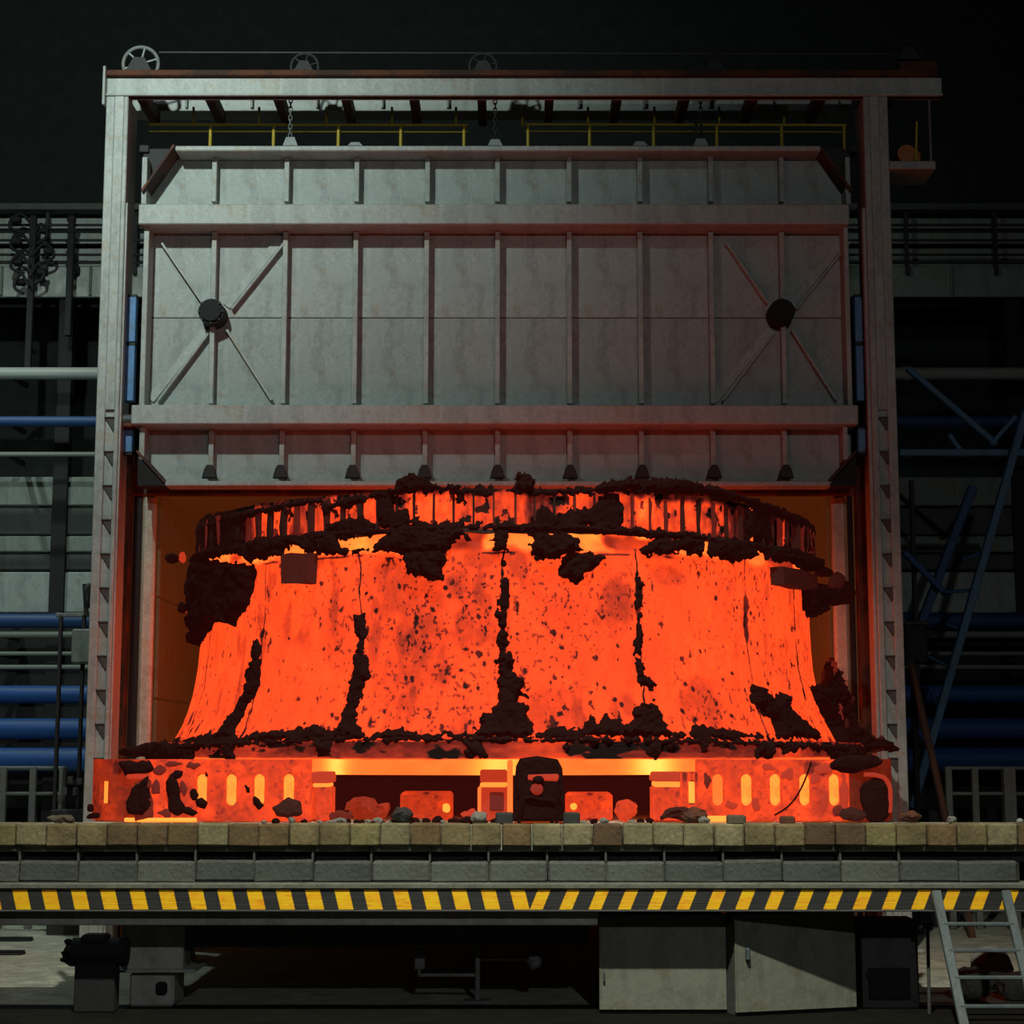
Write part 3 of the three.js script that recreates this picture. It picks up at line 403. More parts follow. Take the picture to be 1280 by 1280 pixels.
// a crust of scale with a torn edge lying on the casting, outline given in frame points
function crust(parent, name, poly, { r = null, thick = 0.06, torn = 0.05, m = M.crust, cell = 0.0095, seed = 0, off = 0, label } = {}) {
  const P = poly.map(([a, b]) => { const [f, y] = onCyl(a, b, r); return [f * 3.3, y]; });
  let x0 = 1e9, x1 = -1e9, y0 = 1e9, y1 = -1e9; for (const [a, b] of P) { x0 = Math.min(x0, a); x1 = Math.max(x1, a); y0 = Math.min(y0, b); y1 = Math.max(y1, b); }
  x0 -= 0.03; x1 += 0.03; y0 -= 0.03; y1 += 0.03; torn *= 0.9; const nu = Math.ceil((x1 - x0) / cell), nv = Math.ceil((y1 - y0) / cell), D = new Float32Array((nu + 1) * (nv + 1));
  for (let j = 0; j <= nv; j++) for (let i = 0; i <= nu; i++) { const x = x0 + i * cell, y = y0 + j * cell; D[j * (nu + 1) + i] = sdist(P, x, y) + torn * 2.0 * (fbm(x * 8, y * 8, 2, 50 + seed) - 0.48) + 0.085 * (fbm(x * 24, y * 24, 3, 51 + seed) - 0.5) + 0.002; }
  const d = (i, j) => D[j * (nu + 1) + i];
  const g = grid(nu, nv, (i, j) => {
    let x = x0 + i * cell, y = y0 + j * cell; const e = d(i, j);
    if (e <= 0 && i && j && i < nu && j < nv) { const gx = (d(i + 1, j) - d(i - 1, j)) / (2 * cell), gy = (d(i, j + 1) - d(i, j - 1)) / (2 * cell), q = gx * gx + gy * gy + 0.02, k = Math.min(cell * 1.3, -e / Math.sqrt(q)) / Math.sqrt(q); x += gx * k; y += gy * k; }
    const h = off + (e <= 0 ? -0.012 : 0) + Math.max(0.002, thick * sm(0, 0.05, e) * (0.35 + 1.0 * fbm(x * 7, y * 7, 4, 60 + seed) + 0.5 * fbm(x * 24, y * 24, 3, 61 + seed))); return polar((r ?? rBell(y)) + h, x / 3.3, y); }, (i, j) => [x0 + i * cell, y0 + j * cell], (i, j) => d(i, j) > 0 || d(i + 1, j) > 0 || d(i, j + 1) > 0 || d(i + 1, j + 1) > 0);
  if (!g.index.count) return null;
  return part(parent, name, g, m, label);
}
function blob([x, y], w, h, seed) { return Array.from({ length: 9 }, (_, k) => { const a = k / 9 * 2 * Math.PI, q = 0.55 + 0.7 * hash(k, seed, 5); return [x + Math.cos(a) * w * q, y - Math.sin(a) * h * q]; }); }
function flatCrust(parent, name, poly, z, { thick = 0.03, torn = 0.02, m = M.crust, cell = 0.01, seed = 0 } = {}) {   // the same on an upright plane
  const P = poly.map(([a, b]) => at(a, b, z)); let x0 = 1e9, x1 = -1e9, y0 = 1e9, y1 = -1e9; for (const [a, b] of P) { x0 = Math.min(x0, a); x1 = Math.max(x1, a); y0 = Math.min(y0, b); y1 = Math.max(y1, b); }
  x0 -= 0.03; x1 += 0.03; y0 -= 0.03; y1 += 0.03; const nu = Math.ceil((x1 - x0) / cell), nv = Math.ceil((y1 - y0) / cell);
  const d = (i, j) => { const x = x0 + i * cell, y = y0 + j * cell; return sdist(P, x, y) + torn * 2 * (fbm(x * 12, y * 12, 3, 50 + seed) - 0.46) + 0.004; };
  const g = grid(nu, nv, (i, j) => { const e = d(i, j); let x = x0 + i * cell, y = y0 + j * cell; if (e <= 0) { const gx = (d(i + 1, j) - d(i - 1, j)) / (2 * cell), gy = (d(i, j + 1) - d(i, j - 1)) / (2 * cell), q = gx * gx + gy * gy + 0.02, k = Math.min(cell * 1.3, -e / Math.sqrt(q)) / Math.sqrt(q); x += gx * k; y += gy * k; } return [x, y, z + (e <= 0 ? -0.015 : 0.002 + thick * sm(0, 0.03, e) * (0.5 + fbm(x * 14, y * 14, 3, seed)))]; }, (i, j) => [i * cell, j * cell], (i, j) => d(i, j) > 0 || d(i + 1, j) > 0 || d(i, j + 1) > 0 || d(i + 1, j + 1) > 0);
  return g.index.count ? part(parent, name, g, m) : null;
}
const cast = thing('hot_casting', 'huge round bell-shaped casting glowing orange, with a ring of ribs on top and flaking scale', 'casting', [CX, 2.105, CZ]);

// --- light sent out by the bell: a map over angle (-90 to 90 degrees, mirrored behind) and height
const YB0 = 2.2, YB1 = 4.15, SEAM = [-66 * Q, ...[[322, 850], [448, 800], [629, 760], [798, 760], [932, 750], [994, 780]].map(([a, b]) => onCyl(a, b)[0])];
const SPOTS = [[541, 762, 7], [547, 757, 4], [533, 745, 5], [690, 792, 7], [702, 809, 5], [772, 808, 5], [583, 812, 6], [598, 818, 7], [606, 830, 5], [575, 838, 5], [530, 813, 4], [520, 790, 5], [464, 748, 6], [470, 764, 6], [458, 742, 4], [361, 798, 4], [402, 730, 5], [432, 712, 5], [466, 903, 9], [480, 890, 5], [473, 897, 5], [582, 857, 7], [597, 860, 4], [569, 862, 4], [700, 892, 6], [690, 875, 4], [696, 905, 5], [755, 860, 4], [768, 874, 5], [777, 880, 5], [895, 748, 5], [921, 760, 6], [938, 767, 5], [812, 800, 4], [898, 836, 5], [904, 850, 6], [915, 842, 4], [870, 900, 8], [856, 855, 6], [852, 889, 6], [866, 862, 5], [885, 865, 5], [895, 880, 4], [905, 890, 5], [915, 896, 6], [924, 917, 5], [990, 830, 4], [975, 838, 4], [960, 855, 6], [1000, 850, 4], [240, 906, 4], [237, 915, 5], [262, 915, 5], [290, 885, 4], [415, 895, 6], [410, 910, 5], [380, 905, 4], [650, 850, 8], [656, 838, 6], [660, 862, 5], [646, 792, 4], [636, 842, 6], [607, 905, 6], [955, 775, 5], [976, 800, 5], [964, 820, 4], [300, 845, 3], [330, 790, 3], [500, 700, 4], [555, 735, 5], [560, 745, 6], [567, 760, 4], [612, 760, 5], [605, 772, 5]]
  .map(([a, b, r]) => { const [f, y] = onCyl(a, b); return [f, y, r * 15.2 / F]; });
const MOTTLE = [[515, 735, 60, 90, 0.11], [590, 770, 34, 60, 0.18], [530, 820, 50, 60, 0.12], [770, 760, 34, 46, 0.22], [700, 750, 60, 50, 0.07], [600, 700, 30, 16, 0.14], [835, 720, 34, 18, 0.14], [425, 790, 40, 60, 0.06], [690, 890, 60, 40, 0.12], [880, 880, 40, 40, 0.16], [575, 730, 22, 30, 0.16], [480, 800, 40, 110, 0.05], [760, 830, 80, 50, 0.05]]
  .map(([a, b, w, h, k]) => { const [f, y] = onCyl(a, b); return [f, y, w * 15 / F / 3.25, h * 15 / F, k]; });
const YL = onCyl(632, 691)[1];
const bellMap = tex(2048, 512, (u, v) => {
  const a = (u - 0.5) * Math.PI, y = YB0 + v * (YB1 - YB0), s = a * 3.3;
  let t = 0.87 + 0.11 * (fbm(s * 3, y * 3, 4, 3) - 0.5) + 0.10 * (fbm(s * 14, y * 5, 3, 4) - 0.5) + 0.08 * (fbm(s * 40, y * 40, 2, 6) - 0.5);
  for (const [f, c, w, h, k] of MOTTLE) { const d = Math.hypot((a - f) / w, (y - c) / h) + 0.9 * (fbm(s * 6, y * 6, 3, 9) - 0.5); t -= k * 0.95 * (1 - sm(0.55, 1.0, d)) * (0.4 + 1.0 * fbm(s * 16, y * 13, 4, 12)); }
  const nearFoot = 1 - sm(2.25, 2.65, y);
  t -= 0.45 * sm(0.73 - 0.12 * nearFoot, 0.80 - 0.09 * nearFoot, fbm(s * 17, y * 11, 4, 14));
  t -= 0.16 * sm(0.55, 0.75, fbm(s * 9, y * 3.5, 4, 11)) * sm(0.4, 0.6, fbm(s * 1.3, y * 1.1, 2, 13));
  t -= 0.3 * sm(0.66, 0.74, fbm(s * 34 + 5, y * 26, 3, 15)) * sm(0.35, 0.65, fbm(s * 1.5 + 2, y * 1.7, 2, 16));
  for (const [f, c, r] of SPOTS) { const d = Math.hypot((a - f) * 3.3, y - c); if (d < r * 3) t -= 0.55 * (1 - sm(0.3, 1.0, d / (r * 0.66) + 2.0 * (fbm(s * 26, y * 26, 3, 18) - 0.5))); }
  SEAM.forEach((f, i) => { const d = Math.abs(s - f * 3.3 + 0.035 * (fbm(y * 5, i * 9, 3, 22) - 0.5) * 2), w = 0.008 + 0.03 * sm(0.5, 0.75, fbm(y * 7, i * 5 + 3, 3, 24)) * (i === 0 || i === 6 ? 0.4 : 1), k = i === 1 || i === 5 ? 0.45 : i === 0 || i === 6 ? 0.8 : 0.85; t -= k * (1 - sm(w * 0.5, w * 1.3, d + 0.012 * (fbm(s * 40, y * 30, 2, 26) - 0.5))) * (0.5 + 0.7 * sm(0.3, 0.6, fbm(y * 4, i * 3, 3, 28))); });
  const lip = sm(YL - 0.02, YL + 0.06, y + 0.10 * (fbm(s * 5, y * 5, 3, 30) - 0.5)); t = t + lip * (1.20 - t + 0.5 * (fbm(s * 5, y * 7, 3, 33) - 0.5) - 0.6 * sm(0.5, 0.62, fbm(s * 2.6, y * 3, 3, 37)));
  t -= 0.45 * (1 - sm(0.004, 0.014, Math.abs(y - YL + 0.03 * (fbm(s * 6, 2, 3, 38) - 0.5)))) * sm(0.42, 0.55, fbm(s * 4, 5, 3, 39));
  t -= 0.55 * (1 - sm(2.20, 2.29, y + 0.05 * (fbm(s * 8, 1, 3, 35) - 0.5)));
  return hotS(t);
}, { wrap: THREE.MirroredRepeatWrapping });
M.bell = glow(bellMap, 1, [0.014, 0.008, 0.007]);
const bellUV = (a, y) => [a / Math.PI + 0.5, (y - YB0) / (YB1 - YB0)];
for (let k = 0; k < 17; k++) {   // the bell is cast in seventeen segments with joints between them
  const a0 = k < 7 ? SEAM[0] + 0 : 0, list = SEAM; let lo, hi;
  if (k < 6) { lo = list[k]; hi = list[k + 1]; } else { lo = list[6] + (2 * Math.PI - 2 * list[6]) * (k - 6) / 11; hi = list[6] + (2 * Math.PI - 2 * list[6]) * (k - 5) / 11; }
  const front = k < 7 || k > 15 ? 1 : 0, nu = front ? 48 : 14, nv = front ? 64 : 14, gap = 0;
  const g = grid(nu, nv, (i, j) => { const a = lo + gap + (hi - lo - 2 * gap) * i / nu, y = YB0 + (YB1 - YB0) * j / nv, e = Math.min(i, nu - i) / nu, s = a * 3.3; const h = 0.016 * (fbm(s * 6, y * 6, 4, 3) - 0.5) - 0.008 * (1 - sm(0, 0.03, e)); return polar(rBell(y) + h, a, y); }, (i, j) => bellUV(lo + (hi - lo) * i / nu, YB0 + (YB1 - YB0) * j / nv));
  part(cast, 'bell_segment', g, M.bell);
}
// --- ring of ribs on top
const YR0 = onCyl(632, 661, 3.33)[1], YR1 = onCyl(632, 609, 3.33)[1];
const RINGT = [[200, 0.12], [240, 0.15], [248, 0.5], [254, 0.15], [262, 0.4], [270, 0.12], [285, 0.15], [297, 0.35], [304, 0.9], [330, 0.88], [345, 0.8], [360, 0.6], [372, 0.75], [396, 0.95], [412, 0.7], [430, 0.7], [452, 0.85], [466, 0.75], [476, 0.6], [486, 0.8], [496, 0.6], [506, 0.95], [530, 0.9], [560, 0.9], [590, 0.85], [610, 0.72], [640, 0.85], [655, 0.7], [664, 0.3], [690, 0.4], [704, 0.7], [720, 0.9], [745, 0.7], [765, 0.4], [776, 0.9], [795, 0.8], [810, 0.92], [835, 0.92], [860, 0.85], [880, 0.85], [900, 0.78], [920, 0.6], [932, 0.3], [939, 0.7], [946, 0.2], [955, 0.15], [962, 0.3], [968, 1.05], [973, 0.4], [980, 0.5], [984, 0.2], [992, 0.3], [996, 0.95], [1001, 0.3], [1008, 0.4], [1014, 0.9], [1020, 0.2], [1060, 0.1]].map(([p, t]) => [onCyl(p, 650, 3.36)[0], t]);
const ringLevel = (a) => { let i = 1; while (i < RINGT.length - 1 && RINGT[i][0] < a) i++; const p = RINGT[i - 1], q = RINGT[i], k = clamp((a - p[0]) / (q[0] - p[0] + 1e-6)); return p[1] + (q[1] - p[1]) * k; };
const ringMap = tex(2048, 256, (u, v) => {
  const a = (u - 0.5) * Math.PI, s = a * 3.3, y = v; let t = ringLevel(a) - 0.04 + 0.5 * (fbm(s * 6, y * 2.0, 4, 43) - 0.5) + 0.35 * (fbm(s * 26, y * 5, 3, 44) - 0.5);
  t -= 0.6 * sm(0.60, 0.7, fbm(s * 12, y * 4, 4, 46)); t -= 0.5 * sm(0.82, 1.0, v + 0.25 * (fbm(s * 6, 3, 3, 47) - 0.5)); t -= 0.35 * (1 - sm(0.0, 0.16, v + 0.2 * (fbm(s * 7, 8, 3, 48) - 0.5)));
  return hotS(t);
}, { wrap: THREE.MirroredRepeatWrapping });
M.ring = glow(ringMap, 1, [0.012, 0.008, 0.007]);
const ringUV = (a, y) => [a / Math.PI + 0.5, (y - YR0) / (YR1 - YR0)];
part(cast, 'ring_wall', sector(3.06, 3.22, YR0 - 0.0, YR1 + 0.005, 0, 2 * Math.PI - 1e-4, 144, (a, y) => ringUV(a > Math.PI ? a - 2 * Math.PI : a, y), 0.03), M.ring);
part(cast, 'inner_glow_disc', sector(0.02, 3.03, YR1 - 0.40, YR1 - 0.30, 0, 2 * Math.PI - 1e-4, 48), glowPlain(0.63));  // unseen glowing disc added to redden the door from below
{
  const n = 112, step = 2 * Math.PI / n, fins = [0.08, 0.2, 0.34].map((t) => glowPlain(t)), hotFin = glowPlain(1.05);
  for (let k = 0; k < n; k++) {
    const a = -Math.PI + (k + 0.5) * step + (hash(k, 21) - 0.5) * step * 0.12, th = (a < -0.4 ? 0.035 : 0.010) + 0.014 * hash(k, 5), R0 = a > 1.05 || a < -1.02 ? 3.285 : 3.25, P = [[3.19, YR0], [R0 + 0.03 * hash(k, 3), YR0 + 0.004], [R0 + 0.03 * hash(k, 4), YR0 + 0.12], [R0 + 0.03 * hash(k, 6), YR1 - 0.10], [R0 + 0.04 * hash(k, 7), YR1 - 0.02 - 0.04 * hash(k, 9)], [3.19, YR1 - 0.02]];
    const s = new THREE.Shape(P.map((q) => new THREE.Vector2(...q))), g = new THREE.ExtrudeGeometry(s, { depth: th, bevelEnabled: false }); g.translate(0, 0, -th / 2); g.rotateY(a - Math.PI / 2); g.translate(CX, 0, CZ);
    part(cast, 'ring_fin', boxUV(g), hash(k, 31) > 0.95 ? hotFin : fins[Math.floor(hash(k, 33) * 3)]);
  }
}
// dark collar under the ribs and crust along their top
part(cast, 'ring_ledge', sector(3.18, 3.30, YR0 - 0.025, YR0 + 0.005, 0, 2 * Math.PI - 1e-4, 120, (a, y) => [a * 3.4, y], 0.05), glow(crustGlow, 0.8, [0.03, 0.022, 0.02]));
const crustList = [
  // torn ledge between ribs and bell
  [[[244, 702], [252, 690], [300, 680], [347, 671], [398, 671], [400, 690], [384, 697], [381, 685], [361, 682], [353, 693], [313, 702], [291, 688], [268, 697]], { r: 3.31, thick: 0.09, torn: 0.035 }],
  [[[392, 667], [420, 668], [424, 685], [462, 684], [462, 691], [398, 693]], { r: 3.31, thick: 0.08, torn: 0.03 }],
  [[[464, 691], [482, 666], [510, 662], [578, 660], [584, 672], [566, 671], [562, 686], [552, 691], [510, 690]], { r: 3.31, thick: 0.1, torn: 0.03 }],
  [[[616, 662], [632, 662], [634, 688], [618, 687]], { r: 3.31, thick: 0.07, torn: 0.02 }],
  [[[664, 662], [710, 666], [721, 671], [728, 687], [705, 692], [679, 700], [664, 690]], { r: 3.31, thick: 0.1, torn: 0.03 }],
  [[[798, 691], [810, 678], [822, 670], [876, 672], [880, 679], [874, 695], [856, 690], [819, 694]], { r: 3.31, thick: 0.1, torn: 0.03 }],
  [[[888, 678], [917, 674], [936, 686], [940, 697], [926, 701], [885, 697]], { r: 3.31, thick: 0.09, torn: 0.035 }],
  [[[940, 684], [985, 690], [1022, 700], [1028, 712], [1006, 712], [985, 703], [966, 703], [962, 696], [958, 704], [952, 692]], { r: 3.31, thick: 0.08, torn: 0.035 }],
  // hanging tongues
  [[[504, 688], [552, 688], [556, 700], [551, 722], [536, 727], [530, 721], [512, 718], [506, 704]], { r: 3.33, thick: 0.14, torn: 0.03 }],
  [[[704, 698], [721, 690], [746, 691], [760, 698], [746, 708], [732, 718], [725, 732], [712, 732], [701, 720]], { thick: 0.12, torn: 0.03 }],
  // big cold patch on the left
  [[[229, 696], [257, 697], [280, 705], [297, 702], [319, 706], [321, 717], [316, 741], [308, 760], [294, 781], [283, 775], [269, 778], [263, 789], [254, 800], [240, 806], [231, 790], [228, 745]], { thick: 0.13, torn: 0.035, cell: 0.011 }],
  // streaks along the joints
  [[[442, 818], [457, 818], [460, 842], [454, 862], [447, 885], [445, 904], [454, 920], [419, 920], [424, 907], [432, 885], [439, 851], [440, 837]], { thick: 0.07, torn: 0.04 }],
  [[[444, 770], [454, 772], [456, 795], [452, 818], [446, 815], [448, 795]], { thick: 0.04, torn: 0.05 }],
  [[[315, 830], [325, 828], [325, 862], [315, 873], [304, 892], [297, 907], [291, 922], [274, 922], [284, 899], [298, 885], [309, 865], [309, 845]], { thick: 0.06, torn: 0.045 }],
  [[[316, 795], [325, 790], [326, 824], [316, 832]], { thick: 0.03, torn: 0.06 }],
  [[[622, 828], [637, 818], [641, 837], [651, 847], [655, 871], [651, 876], [660, 882], [660, 896], [668, 912], [668, 922], [593, 922], [602, 904], [603, 893], [620, 876], [621, 842]], { thick: 0.12, torn: 0.05 }],
  [[[622, 765], [634, 758], [635, 790], [632, 810], [637, 832], [627, 834], [619, 795]], { thick: 0.06, torn: 0.055 }],
  [[[625, 700], [632, 700], [635, 730], [633, 762], [625, 762], [627, 730]], { thick: 0.03, torn: 0.05 }],
  [[[722, 922], [730, 904], [739, 893], [747, 904], [759, 891], [768, 899], [786, 899], [798, 882], [812, 885], [817, 871], [819, 888], [828, 904], [838, 922]], { thick: 0.12, torn: 0.04 }],
  [[[794, 820], [804, 824], [803, 845], [813, 850], [824, 856], [811, 860], [798, 853]], { thick: 0.05, torn: 0.035 }],
  [[[794, 770], [801, 765], [803, 800], [801, 822], [794, 815]], { thick: 0.035, torn: 0.05 }],
  [[[796, 722], [802, 722], [803, 758], [796, 760]], { thick: 0.03, torn: 0.05 }],
  [[[937, 856], [945, 857], [961, 876], [976, 867], [986, 887], [1001, 904], [1019, 922], [972, 924], [963, 901], [949, 886], [940, 879]], { thick: 0.10, torn: 0.04 }],
  [[[1012, 859], [1023, 859], [1032, 868], [1042, 890], [1056, 915], [1066, 930], [1046, 928], [1031, 900], [1017, 873]], { thick: 0.14, torn: 0.035 }],
  [[[838, 920], [840, 910], [858, 912], [880, 908], [905, 912], [925, 915], [960, 918], [960, 925], [838, 926]], { thick: 0.05, torn: 0.05 }],
  [[[460, 921], [480, 915], [500, 912], [520, 916], [560, 917], [595, 914], [595, 924], [460, 924]], { thick: 0.04, torn: 0.045 }],
  [[[660, 922], [670, 914], [700, 912], [724, 914], [724, 924], [660, 925]], { thick: 0.04, torn: 0.05 }],
  [[[300, 922], [330, 914], [350, 911], [380, 913], [400, 908], [420, 913], [420, 925], [300, 927]], { thick: 0.05, torn: 0.045 }],
  [[[216, 928], [240, 922], [262, 914], [285, 918], [300, 920], [300, 930], [216, 934]], { thick: 0.05, torn: 0.04 }],
  // right knot of scale below the bracket
  [[[1003, 735], [1018, 732], [1030, 745], [1028, 764], [1010, 772], [1004, 760]], { r: 3.28, thick: 0.14, torn: 0.04 }],
];
crustList.forEach(([poly, o], i) => crust(cast, 'scale_crust', poly, { seed: i * 3, ...o }));
// crust on the ribs
const ribCrust = [
  [[506, 636], [520, 646], [540, 652], [575, 652], [578, 661], [476, 661], [482, 646], [498, 632]], [[664, 640], [679, 629], [688, 643], [700, 652], [695, 664], [660, 664]], [[698, 642], [718, 633], [738, 633], [749, 622], [772, 621], [775, 661], [702, 661]],
  [[408, 654], [430, 648], [470, 652], [478, 662], [404, 667]], [[564, 612], [580, 612], [584, 628], [575, 626]], [[236, 652], [258, 645], [300, 640], [300, 690], [240, 694]], [[930, 640], [944, 632], [962, 640], [964, 680], [935, 672]], [[1000, 660], [1022, 668], [1026, 694], [1000, 690]], [[472, 624], [484, 620], [488, 645], [474, 652]], 
];
ribCrust.forEach((poly, i) => crust(cast, 'scale_crust', poly, { r: 3.245, thick: 0.045, torn: 0.06, seed: 200 + i * 3 }));
const topCrust = [
  [[496, 617], [499, 601], [512, 596], [526, 596], [545, 603], [572, 609], [572, 615]], [[644, 614], [645, 600], [650, 594], [661, 594], [668, 602], [668, 614]],
  [[736, 614], [762, 602], [792, 597], [850, 601], [890, 608], [928, 620], [970, 636], [972, 644], [926, 630], [880, 620], [850, 618], [790, 616]], [[400, 632], [450, 620], [500, 609], [505, 616], [450, 628], [405, 640]],
  [[240, 664], [270, 651], [300, 642], [350, 631], [400, 622], [402, 628], [350, 637], [300, 649], [260, 661], [242, 672]], [[572, 612], [600, 609], [645, 610], [645, 616], [572, 618]], [[668, 611], [700, 611], [740, 610], [740, 618], [668, 618]], [[968, 636], [1000, 645], [1024, 660], [1028, 680], [1016, 672], [990, 654], [968, 645]],
];
topCrust.forEach((poly, i) => crust(cast, 'scale_crust', poly, { r: 3.28, thick: i < 3 ? 0.10 : 0.035, torn: i < 3 ? 0.03 : 0.02, seed: 300 + i * 3, m: M.crust }));
crust(cast, 'scale_crust', [[236, 698], [300, 681], [400, 666], [500, 658], [632, 655], [760, 658], [870, 667], [960, 682], [1022, 700], [1024, 708], [960, 691], [870, 675], [760, 666], [632, 663], [500, 666], [400, 675], [300, 690], [240, 706]], { r: 3.31, thick: 0.05, torn: 0.035, seed: 470 });
// hanging blocks and brackets left from the mould
const deep = glowPlain(0.27);
function mouldBlock(name, px0, py0, px1, py1, r, d, m, seed) { const [a0, y1] = onCyl(px0, py0, r), [a1, y0] = onCyl(px1, py1, r); const g = sector(r - d, r, Math.min(y0, y1), Math.max(y0, y1), a0, a1, 5, (a, y) => [a * r, y], 0.06); return part(cast, name, g, m); }
mouldBlock('mould_block', 350, 694, 385, 727, 3.40, 0.14, deep); mouldBlock('mould_block', 977, 708, 1021, 740, 3.38, 0.12, M.hotBrown);
for (const [px, py, rx, ry, m, seed] of [[215, 698, 0.075, 0.05, M.crust, 1], [228, 697, 0.03, 0.06, M.hotRed, 2], [228, 760, 0.05, 0.06, M.crust, 3], [235, 760, 0.022, 0.06, M.hotRed, 4], [1046, 728, 0.10, 0.11, M.hotBrown, 5], [1040, 745, 0.17, 0.09, M.crust, 6], [1056, 740, 0.10, 0.13, M.crust, 7], [1022, 756, 0.12, 0.12, M.crust, 8], [1030, 715, 0.10, 0.05, M.crust, 12], [1000, 693, 0.1, 0.06, M.crust, 14], [1042, 838, 0.03, 0.10, M.hotDeep, 15]]) part(cast, 'slag_knob', moved(chunk(rx, ry, 0.09, seed, 0.5), ...at(px, py, CZ + 0.25)), m);
// slumped slag on the right of the foot
const slump = [[1122, 936], [1050, 941], [1040, 925], [1030, 902], [1018, 872], [1013, 858], [1022, 858], [1030, 850], [1038, 822], [1045, 836], [1054, 856], [1062, 876], [1070, 905], [1085, 918], [1108, 926]];
flatCrust(cast, 'slag_slump', slump, CZ + 0.12, { thick: 0.25, torn: 0.05, seed: 500 }); flatCrust(cast, 'slag_slump', slump.map(([a, b]) => [a * 0.98 + 20, b]), CZ - 0.15, { thick: 0.3, torn: 0.06, seed: 510, m: M.hotBrown });
for (const [q, w, h, m, sd] of [[[1049, 893], 7, 12, M.hotDeep, 1], [[1066, 936], 9, 6, M.hotRed, 2], [[1043, 838], 3, 12, M.hotDeep, 3], [[1058, 905], 4, 14, M.hotBrown, 4]]) flatCrust(cast, 'slag_patch', blob(q, w, h, sd), CZ + 0.33, { thick: 0.05, torn: 0.02, seed: 520 + sd, m });
// flange at the foot
const flangeMap = tex(1024, 64, (u, v) => { const a = (u - 0.5) * Math.PI, s = a * 3.7; let t = 0.44 + 0.3 * (fbm(s * 2, v * 2, 3, 71) - 0.5) + 0.2 * (fbm(s * 12, v * 4, 3, 72) - 0.5) + 0.24 * Math.exp(-Math.pow((s - 0.35) / 0.35, 2)) + 0.12 * sm(1.6, 2.6, -s) + 0.25 * Math.exp(-Math.pow((s - 2.9) / 0.25, 2)); t -= 0.6 * sm(0.57, 0.66, fbm(s * 3.4, v * 1.2, 4, 74)); t += 0.35 * (1 - sm(0, 0.12, v)); return hotS(t); }, { wrap: THREE.MirroredRepeatWrapping });
const flange = part(cast, 'foot_flange', sector(3.40, 3.72, 2.105, 2.255, 0, 2 * Math.PI - 1e-4, 160, (a, y) => [(a > Math.PI ? a - 2 * Math.PI : a) / Math.PI + 0.5, (y - 2.105) / 0.15], 0.012), glow(flangeMap, 1, [0.014, 0.008, 0.007]));
crust(cast, 'scale_crust', [[196, 936], [230, 929], [300, 926], [400, 923], [500, 923], [632, 922], [760, 923], [870, 924], [960, 927], [1030, 930], [1080, 934], [1080, 940], [1030, 938], [960, 933], [870, 929], [760, 928], [632, 927], [500, 927], [400, 928], [300, 932], [230, 938]], { r: 3.725, thick: 0.05, torn: 0.02, seed: 400 });
for (const [poly, s] of [[[[395, 925], [413, 924], [414, 946], [396, 946]], 1], [[[578, 925], [602, 924], [604, 944], [582, 946]], 2], [[[812, 925], [832, 924], [828, 944], [808, 946]], 3], [[[836, 925], [844, 925], [842, 936], [836, 936]], 4], [[[878, 926], [888, 926], [882, 942], [876, 942]], 5], [[[280, 928], [292, 926], [290, 950], [281, 950]], 6], [[[945, 928], [968, 926], [966, 948], [948, 948]], 7], [[[976, 928], [1000, 928], [994, 942], [978, 944]], 8], [[[150, 930], [215, 928], [240, 936], [240, 950], [160, 950]], 9], [[[1030, 936], [1082, 934], [1084, 950], [1040, 950]], 10], [[[705, 926], [712, 926], [712, 938], [706, 938]], 11]]) crust(cast, 'scale_crust', poly, { r: 3.73, thick: 0.05, torn: 0.03, seed: 420 + s * 3 });
part(cast, 'slag_knob', moved(chunk(0.28, 0.07, 0.2, 31, 0.5), ...at(185, 938, CZ + 0.4)), M.crust); part(cast, 'slag_knob', moved(chunk(0.10, 0.06, 0.15, 33, 0.5), ...at(1072, 938, CZ + 0.6)), M.hotRed);
// inner foot, hotter, seen under the flange
const footMap = tex(1024, 32, (u, v) => { const a = (u - 0.5) * Math.PI, s = a * 3.4; return hotS(1.12 + 0.5 * Math.exp(-Math.pow((s + 0.05) / 0.22, 2)) + 0.5 * Math.exp(-Math.pow((s + 1.55) / 0.12, 2)) + 0.6 * Math.exp(-Math.pow((s - 1.35) / 0.22, 2)) + 0.12 * (fbm(s * 6, v * 2, 3, 81) - 0.5)); }, { wrap: THREE.MirroredRepeatWrapping });
part(cast, 'inner_foot', sector(3.2, 3.42, 1.965, 2.11, 0, 2 * Math.PI - 1e-4, 120, (a, y) => [(a > Math.PI ? a - 2 * Math.PI : a) / Math.PI + 0.5, (y - 1.965) / 0.145]), glow(footMap, 1));
part(cast, 'underside', sector(0.3, 3.21, 1.99, 2.08, 0, 2 * Math.PI - 1e-4, 60), M.hotDeep);

// lights of the glow, just in front of the hot faces
{
  const col = hot(0.95), c = new THREE.Color().setRGB(col[0] / 1.6, col[1] / 1.6, col[2] / 1.6);
  for (const [deg, w, h, y, I] of [[-48, 1.6, 1.4, 3.05, 1], [0, 2.2, 1.4, 3.05, 1], [48, 1.6, 1.4, 3.05, 1]]) { const a = deg * Q, L = new THREE.RectAreaLight(c, GLOW_LIGHT * I, w, h); L.name = 'glow_light'; L.position.set(...polar(3.75, a, y)); L.lookAt(...polar(6, a, y)); scene.add(L); }
}

